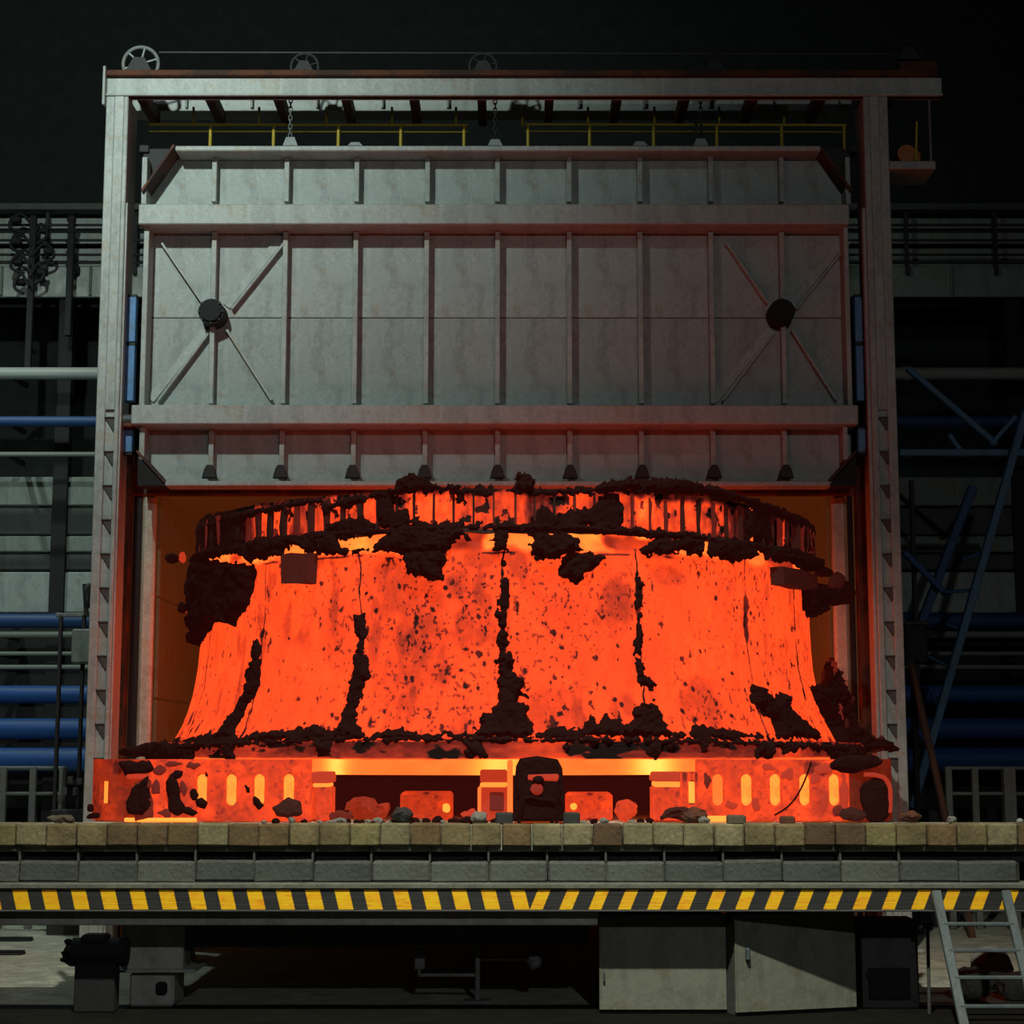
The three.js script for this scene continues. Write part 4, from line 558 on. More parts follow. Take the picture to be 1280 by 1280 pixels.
// ------------------------------------------------------------------ slotted base frame under the casting
M.hotDusk = glowPlain(0.6);
const ZB = -0.58, yb0 = DECK, yb1 = 2.103;
{
  const base = (s) => {
    const t = thing('slotted_base', s < 0 ? 'glowing slotted base plate under the left half of the casting, with a red end' : 'glowing slotted base plate under the right half of the casting, with a dark end', 'base plate', [X(s < 0 ? 290 : 965, 1000, ZB), yb0, ZB]);
    const slots = s < 0 ? [212, 251, 288, 323, 360] : [898, 934, 970, 1007, 1044];
    const x0 = X(s < 0 ? 184 : 871, 990, ZB), x1 = X(s < 0 ? 388 : 1062, 990, ZB);
    const sh = new THREE.Shape([new THREE.Vector2(x0, yb0), new THREE.Vector2(x1, yb0), new THREE.Vector2(x1, yb1), new THREE.Vector2(x0, yb1)]);
    for (const p of slots) { const c = at(p, 987.5, ZB), hw = 7.2 * 15.1 / F, hh = 19.5 * 15.1 / F, hole = new THREE.Path(); hole.moveTo(c[0] - hw, c[1] - hh + hw); hole.absarc(c[0], c[1] - hh + hw, hw, Math.PI, 2 * Math.PI, false); hole.lineTo(c[0] + hw, c[1] + hh - hw); hole.absarc(c[0], c[1] + hh - hw, hw, 0, Math.PI, false); hole.lineTo(c[0] - hw, c[1] - hh + hw); sh.holes.push(hole); }
    const g = new THREE.ExtrudeGeometry(sh, { depth: 0.10, bevelEnabled: true, bevelThickness: 0.012, bevelSize: 0.012, bevelOffset: -0.012, bevelSegments: 2, curveSegments: 10 }); g.translate(0, 0, ZB - 0.112);
    part(t, 'slotted_plate', boxUV(g), s < 0 ? M.hotPlate : M.hotPlate);
    for (const p of slots) { const c = at(p, 987.5, ZB); part(t, 'slot_core', moved(rough(chamfer(0.15, 0.30, 0.12, 0.03), 0.03, 9, p), c[0], c[1], ZB - 0.24), p === 212 ? M.hotRed : s > 0 && p < 930 ? M.hotOrange : M.hotSlotMap, 'yellow-hot core behind the slot'); }
    part(t, 'end_rib', box(s < 0 ? x1 - 0.06 : x0, yb0, ZB - 0.5, s < 0 ? x1 : x0 + 0.06, 1.96, ZB - 0.115, 0.015), M.hotPlate);
    part(t, 'inner_plate', box(x0, yb0, ZB - 0.5, x1, 1.96, ZB - 0.44, 0.01), M.hotRed);
    // rounded end: plate bent back round the corner
    const R = Math.abs(X(s < 0 ? 108 : 1118, 990, ZB - 0.3) - (s < 0 ? x0 : x1)), cx = s < 0 ? x0 : x1, cz = ZB - R;
    const bent = (r0, r1, y0, y1, a0, a1, n) => { const P = []; const q = (A, B, C, D) => { for (const v of [A, B, C, A, C, D]) P.push(cx + s * v[0] * Math.sin(v[2]), v[1], cz + v[0] * Math.cos(v[2])); }; for (let k = 0; k < n; k++) { const a = a0 + (a1 - a0) * k / n, b = a0 + (a1 - a0) * (k + 1) / n; q([r1, y0, a], [r1, y0, b], [r1, y1, b], [r1, y1, a]); q([r0, y0, b], [r0, y0, a], [r0, y1, a], [r0, y1, b]); q([r1, y1, a], [r1, y1, b], [r0, y1, b], [r0, y1, a]); q([r0, y0, a], [r0, y0, b], [r1, y0, b], [r1, y0, a]); } q([r0, y0, a0], [r1, y0, a0], [r1, y1, a0], [r0, y1, a0]); q([r1, y0, a1], [r0, y0, a1], [r0, y1, a1], [r1, y1, a1]); if (s < 0) for (let i = 0; i < P.length; i += 9) for (let k = 0; k < 3; k++) { const q2 = P[i + 3 + k]; P[i + 3 + k] = P[i + 6 + k]; P[i + 6 + k] = q2; } const gg = new THREE.BufferGeometry(); gg.setAttribute('position', new THREE.Float32BufferAttribute(P, 3)); return boxUV(gg); };
    if (s < 0) {
      const ys0 = Y(1005, ZB), ys1 = Y(977, ZB), A0 = 38 * Q, A1 = 51 * Q;
      part(t, 'bent_end', join([bent(R - 0.045, R, yb0, yb1, 0, A0, 6), bent(R - 0.045, R, yb0, yb1, A1, 1.5, 8), bent(R - 0.045, R, yb0, ys0, A0, A1, 3), bent(R - 0.045, R, ys1, yb1, A0, A1, 3)]), M.hotPlateDim, 'rounded end, duller red');
      part(t, 'slot_core', bent(R - 0.10, R - 0.055, ys0 - 0.05, ys1 + 0.05, A0 - 0.1, A1 + 0.1, 4), M.hotSlot, 'yellow-hot core behind the slot');
      const fc = (poly, m, seed, thick = 0.035, dz = 0.012) => flatCrust(t, 'slag_crust', poly, ZB + dz, { m, seed, thick });
      part(t, 'hot_bar', boxAt(158, 967, 186, 974, ZB + 0.04, 0.07, 0.012), M.hotRed);

      fc([[168, 978], [188, 974], [190, 1022], [170, 1026], [166, 1000]], M.hotDeep, 51, 0.05); fc([[158, 1004], [166, 985], [184, 972], [186, 1008], [178, 1020], [160, 1016]], M.crust, 52, 0.06, 0.05);
      fc([[150, 954], [186, 950], [192, 962], [180, 967], [156, 968]], M.crust, 54, 0.06); fc([[208, 976], [214, 968], [221, 975], [224, 996], [232, 1012], [222, 1020], [211, 1014], [209, 995]], M.crust, 55, 0.03); fc([[226, 1008], [236, 1010], [248, 1016], [240, 1021], [228, 1016]], M.crust, 56);
      fc([[244, 1002], [252, 998], [259, 1004], [256, 1011], [247, 1008]], M.crust, 57); fc([[318, 996], [324, 998], [330, 1007], [324, 1011], [318, 1004]], M.crust, 58); fc([[340, 1010], [352, 1001], [360, 998], [374, 1004], [377, 1016], [362, 1023], [346, 1020]], M.hotBrown, 59, 0.05); fc([[307, 982], [313, 984], [313, 992], [308, 991]], M.crust, 60, 0.02);
      for (const [q, w, h, sd] of [[[178, 970], 9, 5, 1], [[200, 962], 7, 6, 2], [[222, 968], 8, 6, 3], [[241, 956], 8, 5, 4], [[229, 985], 4, 9, 5], [[242, 994], 4, 7, 6], [[205, 1016], 9, 5, 7], [[194, 984], 5, 8, 8], [[258, 968], 4, 4, 9], [[218, 955], 10, 4, 10]]) fc(blob(q, w, h, sd), sd % 3 ? M.hotDeep : M.crust, 600 + sd * 3, 0.012);
      for (const [q, w, h, sd] of [[[118, 1020], 10, 4, 11], [[138, 1009], 9, 4, 12], [[113, 1010], 5, 6, 13]]) part(t, 'slag_lump', moved(chunk(w * 0.006, h * 0.006, 0.03, sd, 0.6), ...at(...q, ZB - 0.22)), M.crust);
    } else {
      part(t, 'bent_end', bent(R - 0.045, R, yb0, yb1, 0, 1.5, 14), M.hotPlateLow, 'rounded end, nearly cold');
      const arch = new THREE.TubeGeometry(new THREE.CatmullRomCurve3([[1080, 968], [1095, 969], [1106, 973], [1112, 983], [1113, 1000], [1112, 1016]].map(([a, b]) => new THREE.Vector3(...at(a, b, ZB + 0.04)))), 24, 0.019, 8); part(t, 'hot_arch', arch, glowPlain(0.56), 'red-hot bent bar'); part(t, 'slag_lump', moved(chunk(0.13, 0.2, 0.06, 61, 0.3), ...at(1094, 1000, ZB + 0.01)), M.crust); part(t, 'slag_lump', moved(chunk(0.11, 0.06, 0.08, 62, 0.4), ...at(1065, 1018, ZB + 0.05)), M.hotBrown);
      part(t, 'slag_lump', moved(chunk(0.24, 0.07, 0.08, 63, 0.4), ...at(1070, 955, ZB + 0.02)), M.crust); 
      part(t, 'crack', new THREE.TubeGeometry(new THREE.CatmullRomCurve3([[968, 1019], [980, 1012], [990, 1003], [1000, 988], [1010, 965], [1014, 952]].map(([a, b]) => new THREE.Vector3(...at(a, b, ZB + 0.004)))), 20, 0.008, 5), M.crust, 'dark crack line');
      for (const [q, w, h, sd] of [[[1030, 962], 14, 8, 1], [[1056, 990], 5, 26, 2], [[1032, 1000], 4, 16, 3], [[884, 975], 3, 8, 4], [[914, 1006], 7, 5, 5], [[960, 960], 8, 5, 6], [[985, 968], 6, 7, 7], [[1048, 1014], 8, 6, 8], [[946, 1008], 6, 8, 9], [[1020, 975], 5, 7, 10]]) flatCrust(t, 'slag_crust', blob(q, w, h, sd), ZB + 0.012, { m: sd % 4 ? M.hotDusk : M.hotDeep, seed: 700 + sd * 3, thick: 0.012 });
    }
  };
  base(-1); base(1);
}
{ // three short pillars under the open middle
  const pillar = (label, px0, px1, list) => { const t = thing('support_pillar', label, 'pillar', [X((px0 + px1) / 2, 1000, ZB), DECK, ZB]); const e = (n, a, b, c, d, dz, dep, m, l) => part(t, n, boxAt(a, b, c, d, ZB + dz, dep, 0.012), m, l); list(e, t); };
  pillar('orange-hot pillar with a square cap, left end of the dark opening', 390, 413, (e) => { e('cap', 389, 965, 413, 979, -0.02, 0.5, M.hotRed); e('hot_gap', 391, 979, 411, 984, -0.06, 0.4, M.hotSlot); e('shaft', 394, 984, 413, 1026, -0.04, 0.42, M.hotPlate); });
  pillar('pillar with a recessed niche, just left of the charred block', 598, 641, (e) => { e('cap', 600, 962, 634, 978, -0.02, 0.5, M.hotRed); e('hot_gap', 600, 978, 634, 984, -0.05, 0.4, M.hotSlot); e('side_post', 634, 950, 641, 1026, 0.0, 0.10, M.hotOrange); e('side_post', 597, 984, 601, 1026, 0.0, 0.5, M.hotOrange); e('niche', 601, 984, 634, 1026, -0.14, 0.3, M.hotRed); e('niche_crust', 612, 990, 630, 1014, -0.10, 0.08, M.hotDeep); });
  pillar('wide pillar with a bright upright slit, right end of the dark opening', 819, 872, (e) => { e('cap', 817, 965, 852, 977, -0.02, 0.5, M.hotRed); e('hot_gap', 819, 977, 851, 984, -0.05, 0.4, M.hotSlot); e('shaft', 817, 984, 851, 1026, -0.03, 0.42, M.hotPlate); e('side_post', 851, 965, 861, 1026, 0.0, 0.4, M.hotPlate); e('hot_slit', 861, 977, 869, 1004, -0.04, 0.3, M.hotYellow); e('side_post', 869, 965, 873, 1026, 0.0, 0.4, M.hotPlate); e('sill', 861, 1004, 869, 1026, 0.0, 0.3, M.hotPlate); e('lintel', 861, 965, 869, 977, 0, 0.3, M.hotPlate); });
}
{ const zb = -2.4, t = thing('opening_shade', 'dark red plates added for the shade in the opening behind the hot blocks', 'screen', [X(630, 1000, zb), DECK, zb]);
  for (let k = 0; k < 8; k++) { const a = 365 + k * 66, b = a + 66.5; part(t, 'shade_plate', box(X(a, 990, zb), DECK, zb - 0.08 - (k % 2) * 0.02, X(b, 990, zb), 1.975, zb - (k % 2) * 0.02, 0.01), glowPlain(0.2)); } }  // dark plates put in for the shaded void behind the opening
{ // charred block in front of the middle
  const z = -0.16, t = thing('charred_block', 'black charred block with a glowing slit and round knob, standing before the middle pillar', 'block', [X(672, 1000, z), DECK, z]);
  const pts = [[641, 1027], [704, 1027], [705, 985], [703, 960], [697, 949], [672, 945], [650, 948], [645, 958], [642, 990]].reverse();
  part(t, 'block_body', prismAt(pts, z, 0.22, 0.03), M.crust);
  part(t, 'glowing_slit', rough(boxAt(658, 967, 699, 977, z + 0.012, 0.06, 0.02), 0.02, 9, 2), M.hotRed); part(t, 'knob', moved(chunk(0.055, 0.05, 0.04, 71, 0.25), ...at(671, 986, z + 0.02)), glowPlain(0.5)); part(t, 'lug', moved(chunk(0.05, 0.035, 0.05, 72, 0.3), ...at(673, 975, z + 0.03)), M.crust);
  part(t, 'ridge', moved(chunk(0.2, 0.02, 0.03, 73, 0.4), ...at(674, 1000, z + 0.01)), M.crust); part(t, 'ridge', moved(chunk(0.02, 0.2, 0.03, 74, 0.4), ...at(650, 1000, z + 0.01)), M.crust); part(t, 'ridge', moved(chunk(0.02, 0.2, 0.03, 75, 0.4), ...at(697, 1000, z + 0.01)), M.crust);
}
const onDeck = (g) => { g.computeBoundingBox(); g.translate(0, DECK - g.boundingBox.min.y - 0.012, 0); return g; };
{
  const t = thing('hot_block', 'red-hot rectangular block in the left opening, bright spot at its lower right', 'block', [X(533, 1010, -0.9), DECK, -0.9]); part(t, 'block_body', box(X(500, 1000, -0.9), DECK - 0.01, -1.3, X(565, 1000, -0.9), Y(990, -0.9), -0.9, 0.025), glow(plateGlow, 0.75)); part(t, 'bright_spot', moved(chunk(0.035, 0.04, 0.03, 77, 0.3), ...at(558, 1010, -0.89)), M.hotYellow);
  const t2 = thing('hot_block', 'orange-hot rectangular block in the right opening, right of the charred block', 'block', [X(737, 1010, -0.9), DECK, -0.9]); part(t2, 'block_body', box(X(708, 1000, -0.9), DECK - 0.01, -1.3, X(766, 1000, -0.9), Y(991, -0.9), -0.9, 0.025), glow(plateGlow, 1)); part(t2, 'bright_spot', moved(chunk(0.03, 0.03, 0.03, 78, 0.3), ...at(717, 1008, -0.89)), M.hotYellow);
  const mound = (px, w, h, z, m, label, seed) => single('slag_mound', onDeck(moved(chunk(w, h, w * 0.6, seed, 0.9), X(px, 1015, z), DECK, z)), m, label, 'slag');
  mound(460, 0.19, 0.075, -0.75, glow(plateGlow, 0.4), 'rounded dull-red slag mound left of the left hot block', 81); mound(782, 0.10, 0.085, -0.7, glow(plateGlow, 0.9), 'orange slag mound leaning on the right hot block', 82);
  mound(425, 0.10, 0.04, -0.6, M.hotDeep, 'low dark red slag heap at the foot of the left pillar', 83); mound(850, 0.15, 0.04, -0.42, M.hotBrown, 'low brown slag heap at the foot of the right pillar', 84); mound(590, 0.10, 0.04, -0.6, M.hotRed, 'low red slag heap between the left hot block and the niche pillar', 85);
  single('hot_gap_strip', box(X(155, 1027, ZB + 0.03), DECK - 0.005, ZB - 0.1, X(245, 1027, ZB + 0.03), DECK + 0.028, ZB + 0.03, 0.006), M.hotYellow, 'bright yellow strip at the foot of the left base plate', 'hot strip');
  single('hot_gap_strip', box(X(884, 1027, ZB + 0.03), DECK - 0.005, ZB - 0.1, X(912, 1027, ZB + 0.03), DECK + 0.045, ZB + 0.03, 0.006), M.hotYellow, 'short bright yellow strip just left of the grey-brown loose brick', 'hot strip');
}

// ------------------------------------------------------------------ furnace car
{
  const XL = -4.62, XR = 4.72, t = thing('furnace_car', 'long furnace car edged with firebricks, grey blocks and a black and yellow striped beam', 'furnace car', [0, 0, -2]);
  const yB = Y(1058, 0), yS = Y(1077, 0), yT = Y(1103, 0), y1 = Y(1111, 0), y0 = Y(1137.5, 0.06);
  part(t, 'deck_slab', box(XL, yB - 0.05, -0.62, XR, DECK - 0.012, -0.13, 0.01), M.concrete); part(t, 'deck_slab', box(-3.72, yB - 0.05, -4.55, 3.34, DECK - 0.012, -0.62, 0.01), M.concrete); part(t, 'hearth', box(-3.7, yB - 0.3, -9.1, 3.3, DECK - 0.02, -4.55, 0.01), M.concrete);
  // firebricks of the front edge, each slightly different
  const tones = [[0.23, 0.185, 0.095], [0.20, 0.135, 0.065], [0.28, 0.25, 0.145], [0.15, 0.095, 0.05], [0.25, 0.22, 0.10], [0.21, 0.17, 0.085], [0.17, 0.115, 0.058]].map((c) => mat(...c, { map: stone, rough: 0.95, bump: 0.012 }));
  const bw = 37.4 / 148.5, bricks = [0, 1, 2, 3, 4, 5, 6].map((k) => { const g = rough(chamfer(bw - 0.008, DECK - yB, 0.24, 0.014), 0.012, 6, 90 + k), uv = g.attributes.uv; for (let i = 0; i < uv.count; i++) uv.setXY(i, uv.getX(i) + k * 0.37, uv.getY(i) + k * 0.53); return g; });
  for (let k = 0, x = XL + bw / 2; x < XR - bw / 2 + 0.02; x += bw, k++) { const h = hash(k, 7); piece(t, 'brick', bricks[(k * 3) % 7], tones[h < 0.22 ? 0 : h < 0.38 ? 1 : h < 0.54 ? 2 : h < 0.66 ? 3 : h < 0.8 ? 4 : h < 0.9 ? 5 : 6], [x, (DECK + yB) / 2 + (hash(k, 3) - 0.5) * 0.008, -0.12 + (hash(k, 4) - 0.5) * 0.02]); }
  // dark recess with upright plates
  part(t, 'recess_wall', box(XL, yS - 0.02, -0.4, XR, yB, -0.26, 0.005), M.dark);
  for (let k = -8; k <= 8; k++) { const x = X(537 + k * 73.5, 1068, -0.02); if (x > XL && x < XR) part(t, 'divider_plate', box(x - 0.009, yS - 0.01, -0.26, x + 0.009, yB, -0.06, 0.003), M.under); }
  // grey blocks, uneven on top
  for (let k = -9; k <= 9; k++) { const a = X(537 + k * 73.5, 1090, 0), b = a + 73.5 / 148.5; if (b < XL || a > XR) continue; const g = rough(chamfer(Math.min(b, XR) - Math.max(a, XL) - 0.012, yS - yT + hash(k, 5) * 0.012, 0.24, 0.018), 0.022, 4, 120 + k); part(t, 'edge_block', moved(g, (Math.max(a, XL) + Math.min(b, XR)) / 2, (yS + yT) / 2 + (hash(k, 6) - 0.5) * 0.012, -0.12 + (hash(k, 7) - 0.5) * 0.02), hash(k, 8) > 0.5 ? M.slab : M.slabB); }
  part(t, 'ledge_plate', box(XL, y1, -0.2, XR, yT, 0.075, 0.012), M.ledge);
  // striped beam: flat paint on the web
  const L = XR - XL, H = y1 - y0, pitch = 35.5 / 147.6, v0 = X(661.7, 1124, 0.05) - XL;
  const stripe = tex(2048, 128, (u, v) => { const x = u * L - v0, y = v, sx = Math.abs(x) - (x < 0 ? 0.041 : 0.070) * y, ph = sx / pitch, yl = ph >= 0 && ph - Math.floor(ph) < (x < 0 ? 0.51 : 0.44) ? 1 : 0; const g = fbm(u * L * 9, v * 5, 4, 91), w = 0.6 * sm(0.66, 0.76, fbm(u * L * 16, v * 9, 3, 92)); return yl ? [1.0 - 0.15 * w * g, (0.76 - 0.2 * w) * (0.88 + 0.22 * g), 0.04] : [0.14 + 0.06 * g, 0.14 + 0.05 * g, 0.14 + 0.05 * g]; });
  const wg = chamfer(L, H, 0.06, 0.004); { const p = wg.attributes.position, uv = wg.attributes.uv; for (let i = 0; i < p.count; i++) uv.setXY(i, p.getX(i) / L + 0.5, p.getY(i) / H + 0.5); }
  part(t, 'striped_web', moved(wg, (XL + XR) / 2, (y0 + y1) / 2, 0.02), new THREE.MeshStandardMaterial({ map: stripe, roughness: 0.6, bumpMap: grainBump, bumpScale: 0.003 }), 'black and yellow striped web');
  part(t, 'lower_flange', box(XL, y0 - 0.015, -0.2, XR, y0, 0.055, 0.004), M.under);
  part(t, 'under_beam', box(XL, Y(1157, -0.1), -0.3, X(747, 1150, -0.12), y0 - 0.012, -0.12, 0.008), M.frame);
  part(t, 'inner_beam', box(-2.82, Y(1184, -0.8), -1.0, 0.66, Y(1157, -0.8) + 0.1, -0.8, 0.01), M.under);
  part(t, 'side_beam', box(XL, y0 + 0.05, -0.62, XL + 0.15, yB, -0.2, 0.01), M.under); part(t, 'side_beam', box(XR - 0.15, y0 + 0.05, -0.62, XR, yB, -0.2, 0.01), M.under);
  for (const z of [-2.4, -4.2]) part(t, 'cross_beam', box(-3.7, y0 + 0.02, z - 0.15, 3.3, yB, z, 0.01), M.under);
}
// little grey chips along the front edge
{
  const spots = []; for (let k = 0; k < 30; k++) spots.push(400 + k * 7.4 + (hash(k, 2) - 0.5) * 6); for (const p of [330, 345, 365, 380, 690, 730, 742, 755, 790, 801, 812, 880]) spots.push(p);
  const protos = [0, 1, 2, 3].map((k) => chunk(0.05, 0.035, 0.045, 140 + k, 0.7)); protos.forEach((g) => { g.computeBoundingBox(); g.translate(0, -g.boundingBox.min.y, 0); });
  spots.forEach((p, k) => { const o = new THREE.Mesh(protos[k % 4], hash(k, 1) > 0.45 ? M.slag : M.crust), z = -0.2 - hash(k, 9) * 0.14, s = 0.35 + 0.55 * hash(k, 12); o.scale.set(s * 1.2, s, s); o.rotation.y = hash(k, 13) * 6; o.name = numbered('slag_chip'); o.position.set(X(p, 1024, z), DECK - 0.014, z); scene.add(o); const place = p < 395 ? 'left slotted base' : p < 600 ? 'left dark opening' : p < 700 ? 'charred block' : p < 820 ? 'right dark opening' : 'right slotted base', tone = o.material === M.slag ? 'grey' : 'black'; tag(o, `small ${tone} slag chip lying on the car edge in front of the ${place}`, 'slag chip', `${tone} slag chips before the ${place}`); });
  const lump = (px, w, h, d, z, m, label, cat, seed) => single(cat === 'brick' ? 'loose_brick' : 'slag_lump', onDeck(moved(cat === 'brick' ? rough(chamfer(w, h, d, 0.012), 0.012, 6, seed) : chunk(w / 2, h / 2, d / 2, seed, 0.6), X(px, 1020, z), DECK, z)), m, label, cat);
  lump(503, 0.17, 0.14, 0.15, -0.2, M.dark, 'black pointed slag lump below the left hot block', 'slag lump', 151); lump(598, 0.15, 0.10, 0.13, -0.22, M.slag, 'grey slag lump at the foot of the niche pillar', 'slag lump', 152);
  lump(630, 0.15, 0.10, 0.14, -0.2, M.dark, 'black brick touching the left foot of the charred block', 'brick', 153); lump(714, 0.14, 0.10, 0.14, -0.2, M.dark, 'black brick touching the right foot of the charred block', 'brick', 154);
  lump(920, 0.155, 0.075, 0.14, -0.24, M.firebrick, 'grey-brown loose brick before the first slots of the right base', 'brick', 155); lump(984, 0.12, 0.065, 0.12, -0.24, M.brown, 'small brown loose brick below the fourth slot of the right base', 'brick', 156);
  lump(868, 0.24, 0.13, 0.16, -0.36, M.brown, 'brown crumbling slag lump left of the yellow strip at the right', 'slag lump', 157); lump(1138, 0.2, 0.08, 0.14, -0.3, M.brown, 'dull brown lump on the car edge beyond the right base end', 'slag lump', 158);
  lump(76, 0.22, 0.07, 0.14, -0.3, M.firebrick, 'low brown lump on the car edge left of the glowing base', 'slag lump', 159); lump(1190, 0.08, 0.06, 0.08, -0.3, M.slag, 'pinkish grey pebble-sized lump near the foot of the leaning pole', 'slag lump', 160); lump(1275, 0.06, 0.05, 0.06, -0.2, M.greyPale, 'small pale lump at the far right end of the car edge', 'slag lump', 161);
}
// ------------------------------------------------------------------ under and in front of the car
{
  const zc = -0.70, t = thing('wheel_support', 'grey steel wheel support block under the left part of the car', 'support', [X(190, 1200, zc), 0, zc]);
  part(t, 'upper_block', boxAt(151, 1157, 229, 1213, zc, 0.6, 0.012), M.frame); part(t, 'flange_plate', boxAt(136, 1212, 244, 1216, zc + 0.06, 0.7, 0.005), M.frame);
  part(t, 'bearing_block', box(X(161, 1235, zc), 0, zc - 0.5, X(217, 1235, zc), Y(1216, zc), zc - 0.02, 0.02), M.frame); part(t, 'axle_cap', boxAt(194, 1228, 208, 1244, zc + 0.02, 0.06, 0.02), M.black);
  part(t, 'stiffener', boxAt(231, 1158, 238, 1200, zc - 0.1, 0.1, 0.005), M.under);
  part(t, 'cable', new THREE.TubeGeometry(new THREE.CatmullRomCurve3([[267, 1152], [266, 1165], [260, 1178], [250, 1188]].map(([a, b]) => new THREE.Vector3(...at(a, b, zc + 0.1)))), 16, 0.012, 6), M.black);
}
{ const z = -0.50, t = thing('drive_motor', 'black drive motor with tangled cables beside the left wheel support', 'motor', [X(115, 1190, z), 0, z]);
  const c = at(118, 1190, z), g = new THREE.CylinderGeometry(0.12, 0.12, 0.46, 20); g.rotateZ(Math.PI / 2); part(t, 'motor_body', moved(g, c[0] + 0.05, c[1], z), M.black); part(t, 'terminal_box', box(c[0] - 0.1, c[1] + 0.08, z - 0.1, c[0] + 0.12, c[1] + 0.15, z + 0.1, 0.02), M.black); part(t, 'motor_foot', box(c[0] - 0.14, 0, z - 0.1, c[0] + 0.2, c[1] - 0.08, z + 0.1, 0.01), M.black);
  for (let k = 0; k < 7; k++) part(t, 'cable', new THREE.TubeGeometry(new THREE.CatmullRomCurve3([0, 1, 2, 3].map((i) => new THREE.Vector3(c[0] - 0.2 + (hash(k, i) - 0.5) * 0.16, c[1] - 0.1 + hash(k, i + 5) * 0.2, z + (hash(k, i + 9) - 0.5) * 0.25))), 16, 0.017, 6), M.black); }
{ const z = -1.0, t = thing('pipe_stand', 'thin dark pipe stand in the black gap under the middle of the car', 'stand', [X(597, 1240, z), 0, z]);
  part(t, 'post', box(X(594, 1200, z), 0, z - 0.05, X(600, 1200, z), Y(1150, z), z), M.grey); part(t, 'arm', boxAt(523, 1217, 594, 1221, z, 0.04, 0.004), M.grey); part(t, 'arm_post', boxAt(518, 1187, 531, 1212, z, 0.1), M.grey); part(t, 'arm_drop', box(X(522, 1215, z), Y(1221, z), z - 0.04, X(526, 1215, z), Y(1212, z), z), M.grey); part(t, 'foot', box(X(580, 1250, z), 0, z - 0.12, X(614, 1250, z), 0.02, z + 0.08, 0.004), M.grey); part(t, 'valve', moved(chunk(0.06, 0.08, 0.06, 171, 0.4), ...at(668, 1200, z)), M.grey); part(t, 'valve_pipe', rod(at(600, 1200, z), at(666, 1200, z), 0.012), M.dark); }
{ // two plain cabinets under the right half
  const cab = (label, px0, px1, zf, depth, turn) => { const x0 = X(px0, 1205, zf), x1 = X(px1, 1205, zf - Math.sin(turn)), w = (x1 - x0) / Math.cos(turn), top = Y(1143, zf), t = thing('cabinet', label, 'cabinet', [x0, 0, zf]); t.rotation.y = turn;
    const add = (n, a, b, c, d, e, f, m, l) => { const o = new THREE.Mesh(box(a, b, c, d, e, f, 0.006), m); o.name = n; if (l) o.userData.label = l; t.add(o); return o; };
    add('carcass', 0.01, 0, -depth, w - 0.01, top, -0.03, M.under); add('plinth', 0.02, 0, -0.06, w - 0.02, 0.035, -0.025, M.black); const d = add('door', 0, 0.03, -0.03, w, top, 0, M.cabinet); add('edge_strip', -0.0, 0.03, -0.02, 0.02, top, 0.006, M.cabinet); return [t, d, w]; };
  const [t1, d1] = cab('olive grey cabinet, left one of the two under the right half of the car', 749, 908, -0.33, 0.36, 0);
  const [t2, d2, w2] = cab('olive grey cabinet turned slightly away, right one of the two under the car', 919, 1071, -0.16, 0.22, 0.30);
  const h = new THREE.Mesh(rough(chamfer(0.03, 0.1, 0.05, 0.01), 0.01, 9, 3), M.alu); h.name = 'latch'; h.position.set(0.10, Y(1193, -0.16), 0.03); d2.add(h);
  const h1 = new THREE.Mesh(chamfer(0.02, 0.08, 0.03, 0.005), M.under); h1.name = 'latch'; h1.position.set(0.04, 0.3, 0.015); d1.add(h1);
  const t = thing('control_box', 'dark box with a square hatch between the cabinets and the ladder', 'box', [X(1112, 1200, -0.6), 0, -0.6]); part(t, 'box_body', box(X(1077, 1200, -0.62), 0, -1.0, X(1148, 1200, -0.62), Y(1150, -0.62), -0.62, 0.01), M.under); part(t, 'hatch', boxAt(1086, 1210, 1138, 1250, -0.60, 0.025), M.black); part(t, 'hinge', boxAt(1083, 1215, 1087, 1222, -0.59, 0.02), M.dark);
  const v = thing('water_valve', 'small pale valve with two knobs left of the ladder top', 'valve', at(1158, 1166, -0.32)); v.position.y = Y(1172, -0.32); const c = at(1152, 1158, -0.32); part(v, 'knob', moved(chunk(0.035, 0.035, 0.035, 181, 0.2), ...c), M.alu); part(v, 'knob', moved(chunk(0.028, 0.035, 0.03, 182, 0.2), c[0] + 0.075, c[1], c[2]), M.alu); part(v, 'valve_stem', rod([c[0], c[1], c[2]], [c[0] + 0.09, c[1], c[2]], 0.014), M.alu); part(v, 'valve_pipe', rod([c[0] + 0.05, c[1], c[2]], [c[0] + 0.05, 0, c[2] - 0.03], 0.015), M.under);
}
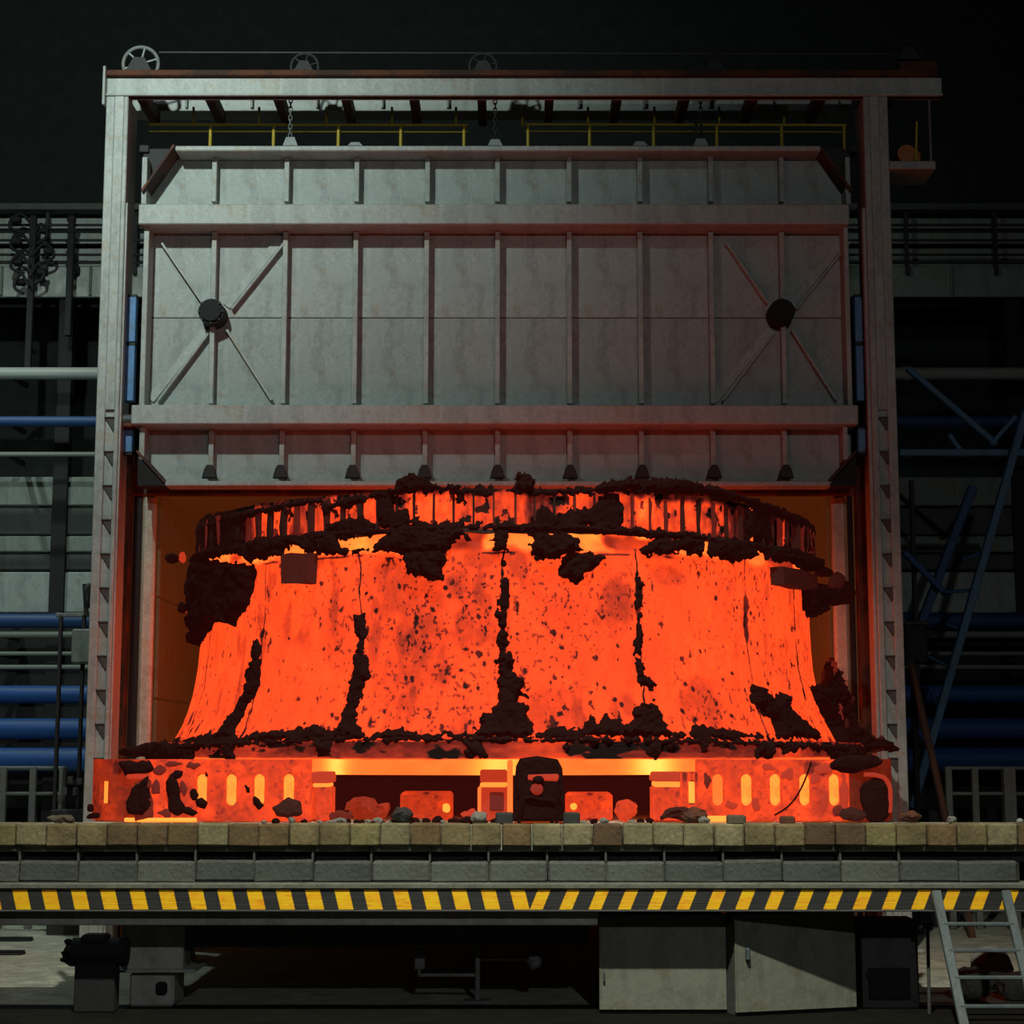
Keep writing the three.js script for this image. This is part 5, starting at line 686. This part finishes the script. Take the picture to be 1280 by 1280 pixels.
{ // ladder leaning against the car at the right
  const zt = 0.12, zb = 0.82, yt = Y(1114, zt), t = thing('ladder', 'grey metal ladder leaning against the right end of the car', 'ladder', [X(1225, 1200, 0.5), 0, zb]);
  const lean = (y) => zt + (zb - zt) * (yt - y) / yt, rails = [1170, 1257].map((px) => [[X(px, 1114, zt) + 0.0, yt, zt], null]);
  const bl = onFloor(1203, 1278); rails[0][1] = [rails[0][0][0] + 0.03, 0, zb]; rails[1][1] = [rails[1][0][0] + 0.03, 0, zb];
  for (const [a, b] of rails) { const r = part(t, 'ladder_rail', bar(b, a, 0.075, 0.045, 0.006), M.alu); part(r, 'rail_foot', box(b[0] - 0.05, 0, zb - 0.05, b[0] + 0.05, 0.03, zb + 0.05, 0.006), M.dark); }
  for (const py of [1155, 1188, 1222, 1258]) { let y = Y(py, 0.4); for (let k = 0; k < 3; k++) y = Y(py, lean(y)); const z = lean(y), f = (yt - y) / yt, xa = rails[0][0][0] + 0.03 * f, xb = rails[1][0][0] + 0.03 * f; part(t, 'rung', box(xa, y - 0.014, z - 0.03, xb, y + 0.014, z + 0.03, 0.006), M.alu); }
}
// rubble behind the ladder, rails in the floor
[[1215, -1.0, 0.16, 0.15, M.slag, 'grey rubble lump behind the ladder, left one'], [1240, -1.75, 0.18, 0.2, M.slag, 'dark rubble lump behind the ladder, middle one'], [1268, -1.1, 0.16, 0.13, M.slag, 'grey rubble lump behind the ladder, right one']].forEach(([px, z, w, h, m, label], k) => { const g = moved(chunk(w, h, w, 190 + k, 0.5), X(px, 1200, z), 0, z); g.computeBoundingBox(); g.translate(0, -g.boundingBox.min.y - 0.004, 0); single('rubble_lump', g, m, label, 'rubble'); });
[[1176, 'steel rail in the floor at the left, the farther one'], [1193, 'steel rail in the floor at the left, the nearer one']].forEach(([py, label]) => { const p = onFloor(20, py), t = thing('floor_rail', label, 'rail', [p[0], 0, p[2]]); part(t, 'rail_head', box(-9, 0.02, p[2] - 0.04, onFloor(py < 1180 ? 40 : 30, py)[0], 0.045, p[2] + 0.04, 0.005), M.black); part(t, 'rail_base', box(-9, 0, p[2] - 0.08, onFloor(py < 1180 ? 40 : 30, py)[0], 0.02, p[2] + 0.08, 0.004), M.black); });

scene.traverse((o) => { if (o.isMesh) { o.castShadow = true; o.receiveShadow = true; } });
renderer.render(scene, camera);
